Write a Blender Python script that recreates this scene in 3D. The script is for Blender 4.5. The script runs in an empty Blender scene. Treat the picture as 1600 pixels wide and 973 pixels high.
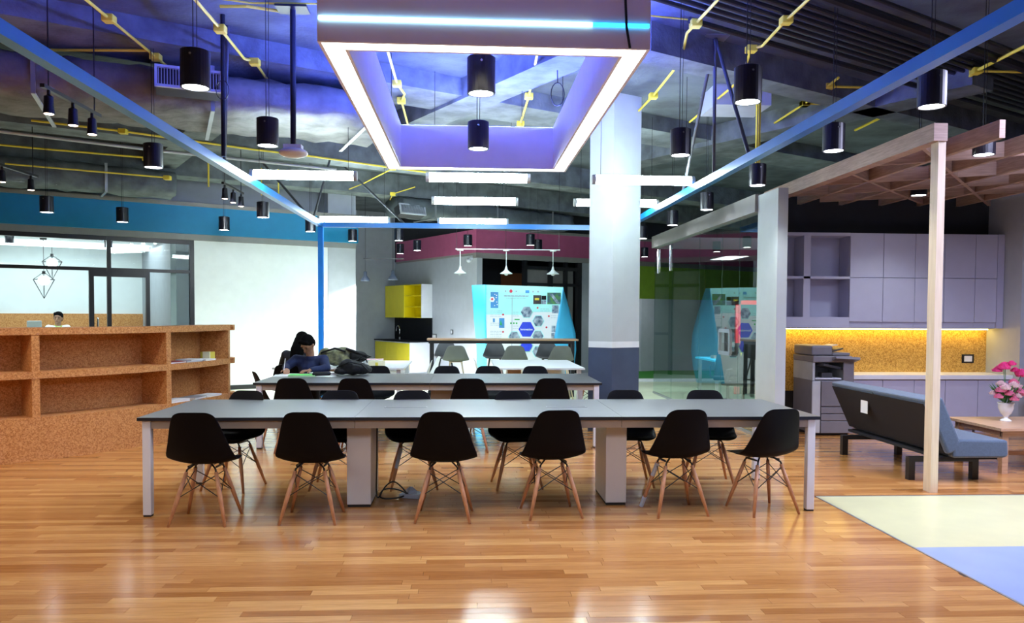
import bpy, bmesh, math, random
from mathutils import Vector, Matrix, Euler
random.seed(7)
rnd = random.random
PI = math.pi
D = bpy.data
sc = bpy.context.scene
COL = sc.collection

# ------------------------------------------------------------------ camera
cam_d = D.cameras.new('camera'); cam = D.objects.new('camera', cam_d); COL.objects.link(cam)
cam_d.sensor_width = 36.0; cam_d.lens = 1240 / 1600 * 36.0; cam_d.shift_y = 0.02925
cam_d.clip_start = 0.05; cam_d.clip_end = 200
YAW, PITCH, ROLL = math.radians(-3.23), math.radians(-2.0), 0.0055
fw = Vector((-math.sin(YAW) * math.cos(PITCH), math.cos(YAW) * math.cos(PITCH), math.sin(PITCH)))
rt = Vector((math.cos(YAW), math.sin(YAW), 0)); up = rt.cross(fw)
r2 = rt * math.cos(ROLL) + up * math.sin(ROLL); u2 = up * math.cos(ROLL) - rt * math.sin(ROLL)
cam.matrix_world = Matrix(((r2.x, u2.x, -fw.x, 0), (r2.y, u2.y, -fw.y, 0), (r2.z, u2.z, -fw.z, 1.52), (0, 0, 0, 1)))
sc.camera = cam
# ------------------------------------------------------------------ world + exposure
w = D.worlds.new('world'); sc.world = w; w.use_nodes = True
w.node_tree.nodes['Background'].inputs[0].default_value = (0.70, 0.80, 1.0, 1)
w.node_tree.nodes['Background'].inputs[1].default_value = 0.36
sc.view_settings.view_transform = 'Standard'; sc.view_settings.look = 'None'
sc.view_settings.exposure = 1.25; sc.view_settings.gamma = 1.0; sc.view_settings.use_curve_mapping = False
try:
    sc.cycles.use_denoising = True
    sc.cycles.max_bounces = 8; sc.cycles.diffuse_bounces = 3; sc.cycles.glossy_bounces = 4
    sc.cycles.transparent_max_bounces = 12; sc.cycles.sample_clamp_indirect = 4.0
    sc.cycles.caustics_reflective = False; sc.cycles.caustics_refractive = False
except Exception:
    pass

# ------------------------------------------------------------------ area lamps, most of them unseen fill added for ambient light
def area(name, loc, rot, sx, sy, power, color, spread=180):
    l = D.lights.new(name, 'AREA'); l.shape = 'RECTANGLE'; l.size = sx; l.size_y = sy
    l.energy = power; l.color = color; l.spread = math.radians(spread)
    o = D.objects.new(name, l); o.location = loc; o.rotation_euler = rot; COL.objects.link(o); return o
area('hall_fill', (0.2, 0.2, 3.1), (0, 0, 0), 4.0, 2.2, 75, (0.92, 0.94, 1.0))  # unseen overhead lamp added as ambient fill for the foreground
area('left_fill', (-6.0, 4.5, 3.1), (0, 0, 0), 2.5, 3, 70, (1.0, 0.84, 0.68))  # added warm fill for the cork counter side, no fixture in view
area('lounge_fill', (5.9, 5.2, 3.5), (0, 0, 0), 3.0, 2.0, 150, (0.66, 0.68, 1.0))  # unseen lamp added to give the niche a violet cast
area('glazed_room_fill', (5.8, 13.0, 2.78), (0, 0, 0), .5, 1.2, 60, (0.9, 0.97, 1.0))  # lamp added so the interior shows through the glass
area('inner_room_light', (-8.0, 15.9, 2.84), (0, 0, math.radians(30)), 4.5, 1.6, 40, (0.82, 0.93, 1.0))

# ------------------------------------------------------------------ helpers
def thing(name, label, cat, loc=(0, 0, 0), rotz=0.0, group=None):
    o = D.objects.new(name, None); o.empty_display_size = .1; COL.objects.link(o)
    o.location = loc; o.rotation_euler = (0, 0, rotz)
    o['label'] = label; o['category'] = cat
    if group: o['group'] = group
    return o
def tag(o, label, cat, group=None):
    o['label'] = label; o['category'] = cat
    if group: o['group'] = group
    return o
def dup(root, loc, rotz=0.0, label=None, group=None):
    r = root.copy(); COL.objects.link(r); r.location = loc; r.rotation_euler = (0, 0, rotz)
    if label: r['label'] = label
    if group: r['group'] = group
    for ch in list(root.children):
        c = ch.copy(); COL.objects.link(c); c.parent = r
        for g in list(ch.children):
            d = g.copy(); COL.objects.link(d); d.parent = c
    return r

class MB:
    def __init__(s): s.v = []; s.f = []; s.M = None; s.smooth = False
    def add(s, vs, fs):
        b = len(s.v)
        for p in vs:
            p = Vector(p)
            if s.M is not None: p = s.M @ p
            s.v.append(p)
        s.f += [tuple(i + b for i in f) for f in fs]
        return s
    def box(s, x0, x1, y0, y1, z0, z1):
        return s.add([(x0, y0, z0), (x1, y0, z0), (x1, y1, z0), (x0, y1, z0), (x0, y0, z1), (x1, y0, z1), (x1, y1, z1), (x0, y1, z1)],
              [(0, 3, 2, 1), (4, 5, 6, 7), (0, 1, 5, 4), (1, 2, 6, 5), (2, 3, 7, 6), (3, 0, 4, 7)])
    def bar(s, a, b, wd, h, upv=(0, 0, 1)):
        a = Vector(a); b = Vector(b); d = (b - a).normalized(); U = Vector(upv)
        if abs(d.dot(U)) > .98: U = Vector((0, 1, 0))
        sd = d.cross(U).normalized(); U = sd.cross(d)
        vs = []
        for p in (a, b):
            for i, j in ((-1, -1), (1, -1), (1, 1), (-1, 1)): vs.append(p + sd * i * wd / 2 + U * j * h / 2)
        return s.add(vs, [(3, 2, 1, 0), (4, 5, 6, 7), (0, 1, 5, 4), (1, 2, 6, 5), (2, 3, 7, 6), (3, 0, 4, 7)])
    def prism(s, poly, z0, z1):
        n = len(poly)
        vs = [(x, y, z0) for x, y in poly] + [(x, y, z1) for x, y in poly]
        return s.add(vs, [tuple(range(n - 1, -1, -1)), tuple(range(n, 2 * n))] + [(i, (i + 1) % n, n + (i + 1) % n, n + i) for i in range(n)])
    def cyl(s, a, b, r0, r1=None, n=12, cap=True):
        if r1 is None: r1 = r0
        return s.tube([a, b], [r0, r1], n, cap)
    def tube(s, pts, rs, n=8, cap=True):
        pts = [Vector(p) for p in pts]
        if not isinstance(rs, (list, tuple)): rs = [rs] * len(pts)
        vs = []; fs = []; prev = None
        for i, p in enumerate(pts):
            d = (pts[min(i + 1, len(pts) - 1)] - pts[max(i - 1, 0)])
            if d.length < 1e-9: d = Vector((0, 0, 1))
            d.normalize()
            if prev is None:
                a = Vector((0, 0, 1)) if abs(d.z) < .9 else Vector((1, 0, 0))
                x = d.cross(a).normalized()
            else:
                x = prev - d * prev.dot(d)
                x = x.normalized() if x.length > 1e-6 else d.cross(Vector((1, 0, 0))).normalized()
            prev = x; y = d.cross(x)
            for k in range(n):
                t = 2 * PI * k / n
                vs.append(p + (x * math.cos(t) + y * math.sin(t)) * rs[i])
        for i in range(len(pts) - 1):
            for k in range(n):
                k2 = (k + 1) % n
                fs.append((i * n + k, i * n + k2, (i + 1) * n + k2, (i + 1) * n + k))
        if cap:
            fs.append(tuple(range(n - 1, -1, -1))); m = (len(pts) - 1) * n; fs.append(tuple(m + k for k in range(n)))
        return s.add(vs, fs)
    def lathe(s, prof, n=20, c=(0, 0, 0)):
        vs = []; fs = []
        for r, z in prof:
            for k in range(n):
                t = 2 * PI * k / n; vs.append((c[0] + r * math.cos(t), c[1] + r * math.sin(t), c[2] + z))
        for i in range(len(prof) - 1):
            for k in range(n):
                k2 = (k + 1) % n; fs.append((i * n + k, i * n + k2, (i + 1) * n + k2, (i + 1) * n + k))
        fs.append(tuple(range(n - 1, -1, -1))); m = (len(prof) - 1) * n; fs.append(tuple(m + k for k in range(n)))
        return s.add(vs, fs)
    def ell(s, c, r, n=12, m=8, rot=None):
        vs = []; fs = []
        for i in range(1, m):
            a = PI * i / m
            for k in range(n):
                t = 2 * PI * k / n
                vs.append(Vector((r[0] * math.sin(a) * math.cos(t), r[1] * math.sin(a) * math.sin(t), r[2] * math.cos(a))))
        vs += [Vector((0, 0, r[2])), Vector((0, 0, -r[2]))]
        if rot: 
            R = Euler(rot).to_matrix(); vs = [R @ v for v in vs]
        vs = [v + Vector(c) for v in vs]
        for i in range(m - 2):
            for k in range(n):
                k2 = (k + 1) % n; fs.append((i * n + k, (i + 1) * n + k, (i + 1) * n + k2, i * n + k2))
        T = len(vs) - 2
        for k in range(n):
            k2 = (k + 1) % n; fs.append((T, k, k2)); fs.append((T + 1, (m - 2) * n + k2, (m - 2) * n + k))
        return s.add(vs, fs)
    def cap(s, a, ra, b, rb, n=10):
        "tapered capsule"
        a = Vector(a); b = Vector(b); d = (b - a).normalized()
        return s.tube([a - d * ra * .98, a - d * ra * .7, a - d * ra * .35, a, b, b + d * rb * .35, b + d * rb * .7, b + d * rb * .98],
                      [ra * .12, ra * .7, ra * .93, ra, rb, rb * .93, rb * .7, rb * .12], n)
    def build(s, name, m, parent=None, smooth=False, bevel=0.0, w=False, kind=None):
        me = D.meshes.new(name)
        off = Vector(parent.location) if (w and parent is not None) else Vector((0, 0, 0))
        me.from_pydata([tuple(v - off) for v in s.v], [], s.f)
        if smooth or s.smooth:
            me.shade_smooth()
        me.materials.append(m)
        o = D.objects.new(name, me); COL.objects.link(o)
        if parent is not None: o.parent = parent
        if bevel:
            b = o.modifiers.new('bevel', 'BEVEL'); b.width = bevel; b.segments = 2; b.limit_method = 'ANGLE'; b.angle_limit = math.radians(40)
        if kind: o['kind'] = kind
        return o
def struct(name, mb, m, parent=None, **k):
    o = mb.build(name, m, parent, **k); o['kind'] = 'structure'; return o

# ------------------------------------------------------------------ materials
def _base(name):
    m = D.materials.new(name); m.use_nodes = True; nt = m.node_tree
    return m, nt, nt.nodes['Principled BSDF']
def mat(name, c, rough=.5, metal=0.0, var=.06, scale=6.0, bump=0.0, bscale=40.0, spec=.5, coat=0.0, c2=None, stretch=None, sheen=0.0):
    m, nt, p = _base(name)
    p.inputs['Roughness'].default_value = rough; p.inputs['Metallic'].default_value = metal
    p.inputs['Specular IOR Level'].default_value = spec; p.inputs['Coat Weight'].default_value = coat
    if sheen: p.inputs['Sheen Weight'].default_value = sheen
    tc = nt.nodes.new('ShaderNodeTexCoord'); mp = nt.nodes.new('ShaderNodeMapping')
    nt.links.new(tc.outputs['Object'], mp.inputs[0])
    if stretch: mp.inputs['Scale'].default_value = stretch
    n = nt.nodes.new('ShaderNodeTexNoise'); n.inputs['Scale'].default_value = scale; n.inputs['Detail'].default_value = 5
    nt.links.new(mp.outputs[0], n.inputs['Vector'])
    r = nt.nodes.new('ShaderNodeValToRGB')
    a = c2 if c2 else tuple(max(0, x * (1 - var)) for x in c); b = c if c2 else tuple(min(1, x * (1 + var)) for x in c)
    r.color_ramp.elements[0].position = .35; r.color_ramp.elements[1].position = .65
    r.color_ramp.elements[0].color = (*a, 1); r.color_ramp.elements[1].color = (*b, 1)
    nt.links.new(n.outputs['Fac'], r.inputs[0]); nt.links.new(r.outputs[0], p.inputs['Base Color'])
    if bump:
        n2 = nt.nodes.new('ShaderNodeTexNoise'); n2.inputs['Scale'].default_value = bscale; n2.inputs['Detail'].default_value = 4
        nt.links.new(mp.outputs[0], n2.inputs['Vector'])
        bp = nt.nodes.new('ShaderNodeBump'); bp.inputs['Strength'].default_value = bump; bp.inputs['Distance'].default_value = .02
        nt.links.new(n2.outputs['Fac'], bp.inputs['Height']); nt.links.new(bp.outputs[0], p.inputs['Normal'])
    return m
def emi(name, c, st):
    m = D.materials.new(name); m.use_nodes = True; nt = m.node_tree; nt.nodes.clear()
    e = nt.nodes.new('ShaderNodeEmission'); e.inputs[0].default_value = (*c, 1); e.inputs[1].default_value = st
    o = nt.nodes.new('ShaderNodeOutputMaterial'); nt.links.new(e.outputs[0], o.inputs[0]); return m
def glass(name, tint, ior=1.5, rough=0.0):
    m = D.materials.new(name); m.use_nodes = True; nt = m.node_tree; nt.nodes.clear()
    t = nt.nodes.new('ShaderNodeBsdfTransparent'); t.inputs[0].default_value = (*tint, 1)
    g = nt.nodes.new('ShaderNodeBsdfGlossy'); g.inputs['Roughness'].default_value = rough; g.inputs[0].default_value = (.95, 1, .98, 1)
    f = nt.nodes.new('ShaderNodeFresnel'); f.inputs[0].default_value = ior
    x = nt.nodes.new('ShaderNodeMixShader'); o = nt.nodes.new('ShaderNodeOutputMaterial')
    ge = nt.nodes.new('ShaderNodeNewGeometry'); iv = nt.nodes.new('ShaderNodeMath'); iv.operation = 'SUBTRACT'; iv.inputs[0].default_value = 1.0
    nt.links.new(ge.outputs['Backfacing'], iv.inputs[1]); mu = nt.nodes.new('ShaderNodeMath'); mu.operation = 'MULTIPLY'
    nt.links.new(f.outputs[0], mu.inputs[0]); nt.links.new(iv.outputs[0], mu.inputs[1])
    nt.links.new(mu.outputs[0], x.inputs[0]); nt.links.new(t.outputs[0], x.inputs[1]); nt.links.new(g.outputs[0], x.inputs[2])
    nt.links.new(x.outputs[0], o.inputs[0]); return m
def plank_mat():
    m, nt, p = _base('laminate_plank')
    at = nt.nodes.new('ShaderNodeAttribute'); at.attribute_name = 'tone'
    sp = nt.nodes.new('ShaderNodeSeparateColor'); nt.links.new(at.outputs['Color'], sp.inputs[0])
    r = nt.nodes.new('ShaderNodeValToRGB'); e = r.color_ramp.elements
    e[0].position = 0; e[0].color = (.40, .16, .042, 1); e[1].position = 1; e[1].color = (.70, .375, .13, 1)
    k = e.new(.5); k.color = (.55, .255, .082, 1)
    nt.links.new(sp.outputs[0], r.inputs[0])
    tc = nt.nodes.new('ShaderNodeTexCoord'); mp = nt.nodes.new('ShaderNodeMapping'); mp.inputs['Scale'].default_value = (1.6, 26, 1)
    nt.links.new(tc.outputs['Object'], mp.inputs[0])
    cb = nt.nodes.new('ShaderNodeVectorMath'); cb.operation = 'ADD'
    nt.links.new(mp.outputs[0], cb.inputs[0]); nt.links.new(at.outputs['Vector'], cb.inputs[1])
    n = nt.nodes.new('ShaderNodeTexNoise'); n.inputs['Scale'].default_value = 3.0; n.inputs['Detail'].default_value = 7; n.inputs['Distortion'].default_value = .6
    nt.links.new(cb.outputs[0], n.inputs['Vector'])
    r2_ = nt.nodes.new('ShaderNodeValToRGB'); r2_.color_ramp.elements[0].position = .3; r2_.color_ramp.elements[0].color = (.72, .66, .6, 1)
    r2_.color_ramp.elements[1].position = .7; r2_.color_ramp.elements[1].color = (1.08, 1.08, 1.08, 1)
    nt.links.new(n.outputs['Fac'], r2_.inputs[0])
    mx = nt.nodes.new('ShaderNodeMix'); mx.data_type = 'RGBA'; mx.blend_type = 'MULTIPLY'; mx.inputs[0].default_value = .8
    nt.links.new(r.outputs[0], mx.inputs[6]); nt.links.new(r2_.outputs[0], mx.inputs[7]); nt.links.new(mx.outputs[2], p.inputs['Base Color'])
    p.inputs['Roughness'].default_value = .16; p.inputs['Specular IOR Level'].default_value = .55
    bp = nt.nodes.new('ShaderNodeBump'); bp.inputs['Strength'].default_value = .05; bp.inputs['Distance'].default_value = .003
    nt.links.new(n.outputs['Fac'], bp.inputs['Height']); nt.links.new(bp.outputs[0], p.inputs['Normal'])
    return m
def cork_mat(name, c1, c2, c3):
    m, nt, p = _base(name)
    tc = nt.nodes.new('ShaderNodeTexCoord')
    v = nt.nodes.new('ShaderNodeTexVoronoi'); v.inputs['Scale'].default_value = 95
    n0 = nt.nodes.new('ShaderNodeTexNoise'); n0.inputs['Scale'].default_value = 30; n0.inputs['Detail'].default_value = 4
    nt.links.new(tc.outputs['Object'], v.inputs['Vector']); nt.links.new(tc.outputs['Object'], n0.inputs['Vector'])
    sp = nt.nodes.new('ShaderNodeSeparateColor'); nt.links.new(v.outputs['Color'], sp.inputs[0])
    mm = nt.nodes.new('ShaderNodeMath'); mm.operation = 'MULTIPLY_ADD'; mm.inputs[1].default_value = .55
    nt.links.new(sp.outputs[0], mm.inputs[0])
    m3 = nt.nodes.new('ShaderNodeMath'); m3.operation = 'MULTIPLY'; m3.inputs[1].default_value = .5
    nt.links.new(n0.outputs['Fac'], m3.inputs[0]); nt.links.new(m3.outputs[0], mm.inputs[2])
    r = nt.nodes.new('ShaderNodeValToRGB'); e = r.color_ramp.elements
    e[0].position = .15; e[0].color = (*c1, 1); e[1].position = .8; e[1].color = (*c3, 1); k = e.new(.45); k.color = (*c2, 1)
    nt.links.new(mm.outputs[0], r.inputs[0]); nt.links.new(r.outputs[0], p.inputs['Base Color'])
    p.inputs['Roughness'].default_value = .75
    bp = nt.nodes.new('ShaderNodeBump'); bp.inputs['Strength'].default_value = .15; bp.inputs['Distance'].default_value = .004
    nt.links.new(mm.outputs[0], bp.inputs['Height']); nt.links.new(bp.outputs[0], p.inputs['Normal'])
    return m
M = dict(
 plank=plank_mat(),
 cork=cork_mat('cork', (.33, .12, .03), (.52, .22, .065), (.68, .35, .13)),
 cork_y=cork_mat('yellow_cork', (.26, .12, .015), (.52, .29, .05), (.72, .46, .11)),
 subfloor=mat('subfloor', (.12, .05, .02), .7),
 pale_floor=mat('pale_vinyl', (.66, .72, .52), .35, scale=2),
 mat_yellow=mat('yellow_green_vinyl', (.60, .58, .34), .3, scale=3, var=.04),
 mat_blue=mat('blue_vinyl', (.30, .38, .66), .3, scale=3, var=.04),
 concrete=mat('dark_concrete', (.10, .12, .13), .85, var=.3, scale=2.2, bump=.3, bscale=25),
 beam=mat('beam_concrete', (.13, .15, .155), .8, var=.3, scale=4, bump=.3, bscale=25),
 foil=mat('foil_insulation', (.15, .15, .145), .6, metal=.1, var=.35, scale=3.5, bump=.9, bscale=6),
 blackpipe=mat('black_pipe', (.012, .012, .016), .35),
 steel=mat('galvanised_steel', (.42, .44, .46), .35, metal=.7),
 yconduit=mat('yellow_conduit', (.85, .66, .05), .45),
 column_grey=mat('pale_grey_column_paint', (.50, .555, .56), .5, var=.02),
 wall_white=mat('white_paint', (.80, .85, .86), .6, var=.02),
 wall_grey=mat('light_grey_paint', (.44, .47, .52), .6, var=.03),
 grey2=mat('mid_grey_paint', (.34, .37, .41), .6, var=.04),
 trimgrey=mat('warm_grey_trim', (.26, .25, .24), .55, var=.04),
 darkwall=mat('dark_paint', (.022, .022, .027), .7),
 bluesoffit=mat('blue_soffit', (.0, .21, .44), .55, var=.04),
 pinksoffit=mat('plum_soffit', (.46, .10, .22), .55, var=.04),
 green=mat('green_paint', (.32, .52, .05), .6),
 grass=mat('green_carpet', (.03, .22, .02), .95, var=.3, scale=60, bump=.5, bscale=200),
 frame_black=mat('black_frame', (.010, .010, .013), .35),
 glass=glass('clear_glass', (.93, .98, .97), 1.45),
 glass_refl=glass('greenish_glass', (.90, .95, .94), 2.2),
 bluebeam=mat('blue_painted_steel', (.005, .20, .68), .28, var=.03),
 white=mat('white_laminate', (.78, .80, .84), .4, var=.02),
 whitemetal=mat('white_powder_coat', (.72, .75, .84), .35, var=.02),
 lamp_shell=mat('light_box_shell', (.84, .80, .86), .5, var=.02),
 apron=mat('beige_metal_apron', (.40, .35, .31), .4, var=.03),
 blacktop=mat('charcoal_table_laminate', (.022, .025, .029), .35, var=.12, scale=30, spec=1.0, bump=.03, bscale=300),
 edge=mat('black_edging', (.008, .009, .014), .4),
 plastic=mat('black_moulded_plastic', (.003, .003, .005), .48, spec=.1),
 greyplastic=mat('grey_moulded_plastic', (.16, .17, .165), .5),
 darkgreyplastic=mat('dark_grey_plastic', (.06, .065, .075), .5),
 whiteplastic=mat('white_moulded_plastic', (.8, .82, .82), .4),
 legwood=mat('beech_leg', (.58, .29, .15), .4, c2=(.44, .20, .10), scale=9, stretch=(6, 6, .6)),
 wire=mat('black_wire', (.008, .008, .009), .35),
 pergola=mat('pergola_veneer', (.46, .30, .22), .5, c2=(.33, .205, .15), scale=6, stretch=(1, 1, 14)),
 postwood=mat('pale_wood_post', (.76, .62, .44), .5, c2=(.68, .54, .37), scale=5, stretch=(9, 9, .6)),
 lav=mat('violet_cast_white_cabinet', (.48, .48, .62), .45, var=.02),  # violet cast of the niche lighting put into the white cabinet colour
 cab_cast_in=mat('violet_cast_cabinet_inside', (.42, .42, .56), .5, var=.02),  # same lighting cast in the colour, slightly deeper
 sofa_blue=mat('blue_grey_fabric', (.065, .10, .155), .85, var=.1, scale=60, bump=.15, bscale=250, sheen=.3),
 sofa_black=mat('black_lining', (.009, .008, .010), .85, bump=.1, bscale=200),
 oak=mat('light_oak', (.55, .35, .22), .35, c2=(.42, .25, .15), scale=5, stretch=(1, 10, 10)),
 copier=mat('copier_grey', (.20, .19, .21), .45), copier_l=mat('copier_light_grey', (.50, .52, .53), .45), copier_d=mat('copier_dark', (.05, .05, .055), .45),
 yellow=mat('yellow_laminate', (.95, .80, .04), .45, var=.02), yellow2=mat('deep_yellow_laminate', (.95, .76, .0), .5, var=.02),
 black=mat('black_panel', (.006, .007, .011), .6, spec=.15), chrome=mat('chrome', (.7, .72, .75), .12, metal=1),
 navy=mat('navy_paint', (.05, .075, .13), .5), red=mat('red_frame_paint', (.75, .02, .03), .4),
 banner_cyan=mat('cyan_fabric', (.07, .55, 1.0), .6, var=.05, scale=3), banner_sky=mat('sky_blue_fabric', (.07, .62, 1.0), .6, var=.05),
 print_white=mat('white_print', (.84, .89, 1.0), .5, var=.03, scale=3), print_cyan=mat('pale_cyan_print', (.42, .93, 1.0), .5, var=.06, scale=3),
 print_blue=mat('royal_blue_print', (.02, .06, .80), .5), print_grey=mat('grey_blue_text_ink', (.35, .45, .60), .5),
 print_photo=mat('photo_print_steel', (.45, .55, .70), .5, c2=(.05, .10, .20), scale=11), print_photo2=mat('photo_print_green', (.08, .28, .05), .5, c2=(.03, .10, .16), scale=14),
 print_photo3=mat('photo_print_dark', (.05, .04, .05), .5, c2=(.015, .015, .02), scale=14), print_red=mat('red_print', (.70, .04, .10), .5), print_green=mat('green_print', (.02, .45, .12), .5),
 print_mid=mat('mid_blue_print', (.05, .28, .68), .5), print_yel=mat('yellow_print', (.7, .6, .05), .5),
 skin=mat('skin', (.36, .19, .115), .5, var=.06), hair=mat('black_hair', (.003, .003, .003), .9, spec=.05, bump=.2, bscale=120),
 navycloth=mat('navy_sweater', (.004, .012, .058), .85, var=.2, scale=12, bump=.2, bscale=90), darkcloth=mat('dark_trousers', (.015, .016, .022), .85),
 whitecloth=mat('white_shirt', (.75, .78, .78), .8), lime=mat('lime_collar', (.4, .6, .08), .8), eyem=mat('dark_eye', (.01, .01, .01), .3), lipm=mat('lip', (.30, .09, .07), .5),
 paper=mat('white_paper', (.82, .84, .86), .6, var=.02), greenp=mat('green_folder', (.16, .75, .16), .5), bagblack=mat('black_nylon', (.008, .009, .011), .6, spec=.25, bump=.4, bscale=14),
 camo=mat('olive_camouflage_cloth', (.26, .27, .14), .8, c2=(.035, .04, .04), scale=9), cream=mat('cream_card', (.80, .76, .52), .6), pink_paper=mat('pink_paper', (.85, .55, .6), .6),
 bookred=mat('dark_red_cover', (.25, .03, .04), .5), bookgrey=mat('grey_cover', (.28, .30, .34), .5), bookyellow=mat('yellow_cover', (.72, .62, .08), .5),
 vase=mat('white_ceramic', (.80, .80, .76), .25), petal=mat('pink_petal', (.85, .22, .38), .6), petal2=mat('hot_pink_petal', (.85, .06, .28), .6), petal3=mat('blush_petal', (.85, .62, .62), .6),
 leaf=mat('leaf_green', (.05, .20, .04), .55, var=.3), rubber=mat('black_rubber', (.01, .01, .012), .6), soc=mat('pale_blue_socket', (.42, .48, .62), .4),
 lamp_black=mat('black_lamp_cylinder', (.008, .009, .018), .3), lamp_grey=mat('grey_lamp_enamel', (.07, .09, .14), .4), lamp_white=mat('white_lamp_enamel', (.72, .80, .80), .35),
 e_disc=emi('pendant_glow', (.90, .95, 1.0), 16), e_tube=emi('tube_glow', (.80, .97, 1.0), 30), e_frame=emi('warm_panel_glow', (1.0, .94, .86), 3.6),
 e_led=emi('blue_led_line', (.02, .45, 1.0), 2.2), e_ledw=emi('white_blue_led_line', (.35, .75, 1.0), 3.5), e_uv=emi('violet_blue_led', (.05, .10, 1.0), 55), e_uv2=emi('violet_led', (.10, .15, 1.0), 190), e_track=emi('warm_spot_glow', (1.0, .72, .55), 9),
 e_bulb=emi('bulb_glow', (.85, .95, 1.0), 8), e_under=emi('warm_undercabinet_led', (1.0, .70, .16), 9), e_cove=emi('cove_glow', (.85, .95, 1.0), 3.0),
)
M['blacktop'].node_tree.nodes['Principled BSDF'].inputs['IOR'].default_value = 2.6
C30, S30 = math.cos(PI / 6), math.sin(PI / 6)
AX, AY = -4.2, 16.04
def L(s, n): return (AX + s * C30 - n * S30, AY + s * S30 + n * C30)       # frame of the partition: s along it, n behind it
ML = Matrix.Translation((AX, AY, 0)) @ Matrix.Rotation(PI / 6, 4, 'Z')     # local x = s, y = n

# ------------------------------------------------------------------ the setting
fl = struct('floor', MB().box(-13, 13, -5, 27, -.06, -.012), M['subfloor'])
def plank_piece(x0, x1, y0, y1):
    g = .0008
    return [(x0 + g, y0 + g, -.012), (x1 - g, y0 + g, -.012), (x1 - g, y1 - g, -.012), (x0 + g, y1 - g, -.012), (x0 + g, y0 + g, 0), (x1 - g, y0 + g, 0), (x1 - g, y1 - g, 0), (x0 + g, y1 - g, 0)]
PF = [(4, 5, 6, 7), (0, 1, 5, 4), (1, 2, 6, 5), (2, 3, 7, 6), (3, 0, 4, 7)]
def tone_attr(me, tones):
    a = me.color_attributes.new('tone', 'FLOAT_COLOR', 'POINT')
    buf = []
    for t in tones: buf += list(t) * 8
    a.data.foreach_set('color', buf)
rowh = .074; restv = []; restf = []; restt = []; npl = 0
y = -4.9; row = 0
while y < 11.6:
    x = -8.6 - rnd() * 1.2
    while x < 7.6:
        ln = random.choice((.55, .8, 1.05, 1.3)) * (.85 + .3 * rnd()); x1 = x + ln
        cut = 2.93 if y < 6.45 else 7.6
        xe = min(x1, cut)
        if xe - x > .03:
            tone = (min(1, max(0, random.gauss(.5, .27))), rnd() * 9, rnd() * 9, 1)
            pv = plank_piece(x, xe, y, y + rowh)
            vis = (y > 3.62) and (xe > -.56 * y - .45) and (x < .74 * y + .3)
            if vis and npl < 298:
                npl += 1
                me = D.meshes.new('plank'); me.from_pydata(pv, [], PF); me.materials.append(M['plank']); tone_attr(me, [tone])
                o = D.objects.new('plank', me); COL.objects.link(o); o.parent = fl
            else:
                b = len(restv); restv += pv; restf += [tuple(i + b for i in f) for f in PF]; restt.append(tone)
        x = x1
        if x >= cut: break
    y += rowh; row += 1
me = D.meshes.new('planks_beyond'); me.from_pydata(restv, [], restf); me.materials.append(M['plank']); tone_attr(me, restt)
o = D.objects.new('planks_beyond', me); COL.objects.link(o); o.parent = fl; o['kind'] = 'stuff'
MB().box(2.935, 8.5, 5.0, 6.45, -.012, .002).build('yellow_vinyl_field', M['mat_yellow'], fl)
MB().box(2.935, 8.5, 1.0, 4.998, -.012, .002).build('blue_vinyl_field', M['mat_blue'], fl)
MB().box(2.92, 2.935, 1.0, 6.465, -.012, .004).box(2.92, 8.5, 6.45, 6.465, -.012, .004).build('metal_edge_strip', M['steel'], fl)
MB().box(-13, 13, 11.63, 17.7, -.012, .0).build('pale_vinyl_field', M['pale_floor'], fl)
MB().box(-13, 13, 17.7, 27, -.012, .0).build('grey_vinyl_field', M['grey2'], fl)
MB().box(3.2, 9, 17.75, 18.0, 0, .05).build('white_kerb', M['wall_white'], fl)
MB().box(3.2, 9, 18.0, 20.9, 0, .03).build('green_carpet', M['grass'], fl)

ce = struct('ceiling', MB().box(-13, 13, -5, 27, 4.33, 4.45), M['concrete'])
def ubeam(p, wd, z0, l0=-12, l1=14, name='concrete_beam', m='beam'):
    mb = MB(); mb.M = Matrix.Translation((p[0], p[1], 0)) @ Matrix.Rotation(PI / 6, 4, 'Z')
    mb.box(l0, l1, 0, wd, z0, 4.33); mb.build(name, M[m], ce)
def vbeam(p, wd, z0, l0=-12, l1=12):
    mb = MB(); mb.M = Matrix.Translation((p[0], p[1], 0)) @ Matrix.Rotation(-PI / 3, 4, 'Z')
    mb.box(l0, l1, 0, wd, z0, 4.33); mb.build('concrete_beam', M['beam'], ce)
ubeam((-3.2, 7.8), .78, 4.12)
ubeam((1.75, 7.62), .32, 4.05, 0, 12)
ubeam((-3.2, 12.2), .5, 3.95)
ubeam((-3.2, 15.3), .5, 3.9)
ubeam((-3.2, 4.0), .6, 4.1, -9, 2.2)
vbeam((-.13, 9.7), .45, 4.08, -2.2, 2.2)
vbeam((4.5, 10.2), .45, 4.05, -4, 2)
vbeam((-4.5, 12.3), .45, 4.0, -3, 2)
struct('wall_rear', MB().box(-13, 13, -5.2, -5, 0, 4.4), M['grey2'])
struct('wall_right', MB().box(13, 13.2, -5, 27, 0, 4.4), M['grey2'])
struct('wall_left', MB().box(-13.2, -13, -5, 27, 0, 4.4), M['grey2'])
struct('wall_end', MB().box(-13, 13, 27, 27.2, 0, 4.4), M['darkwall'])

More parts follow.
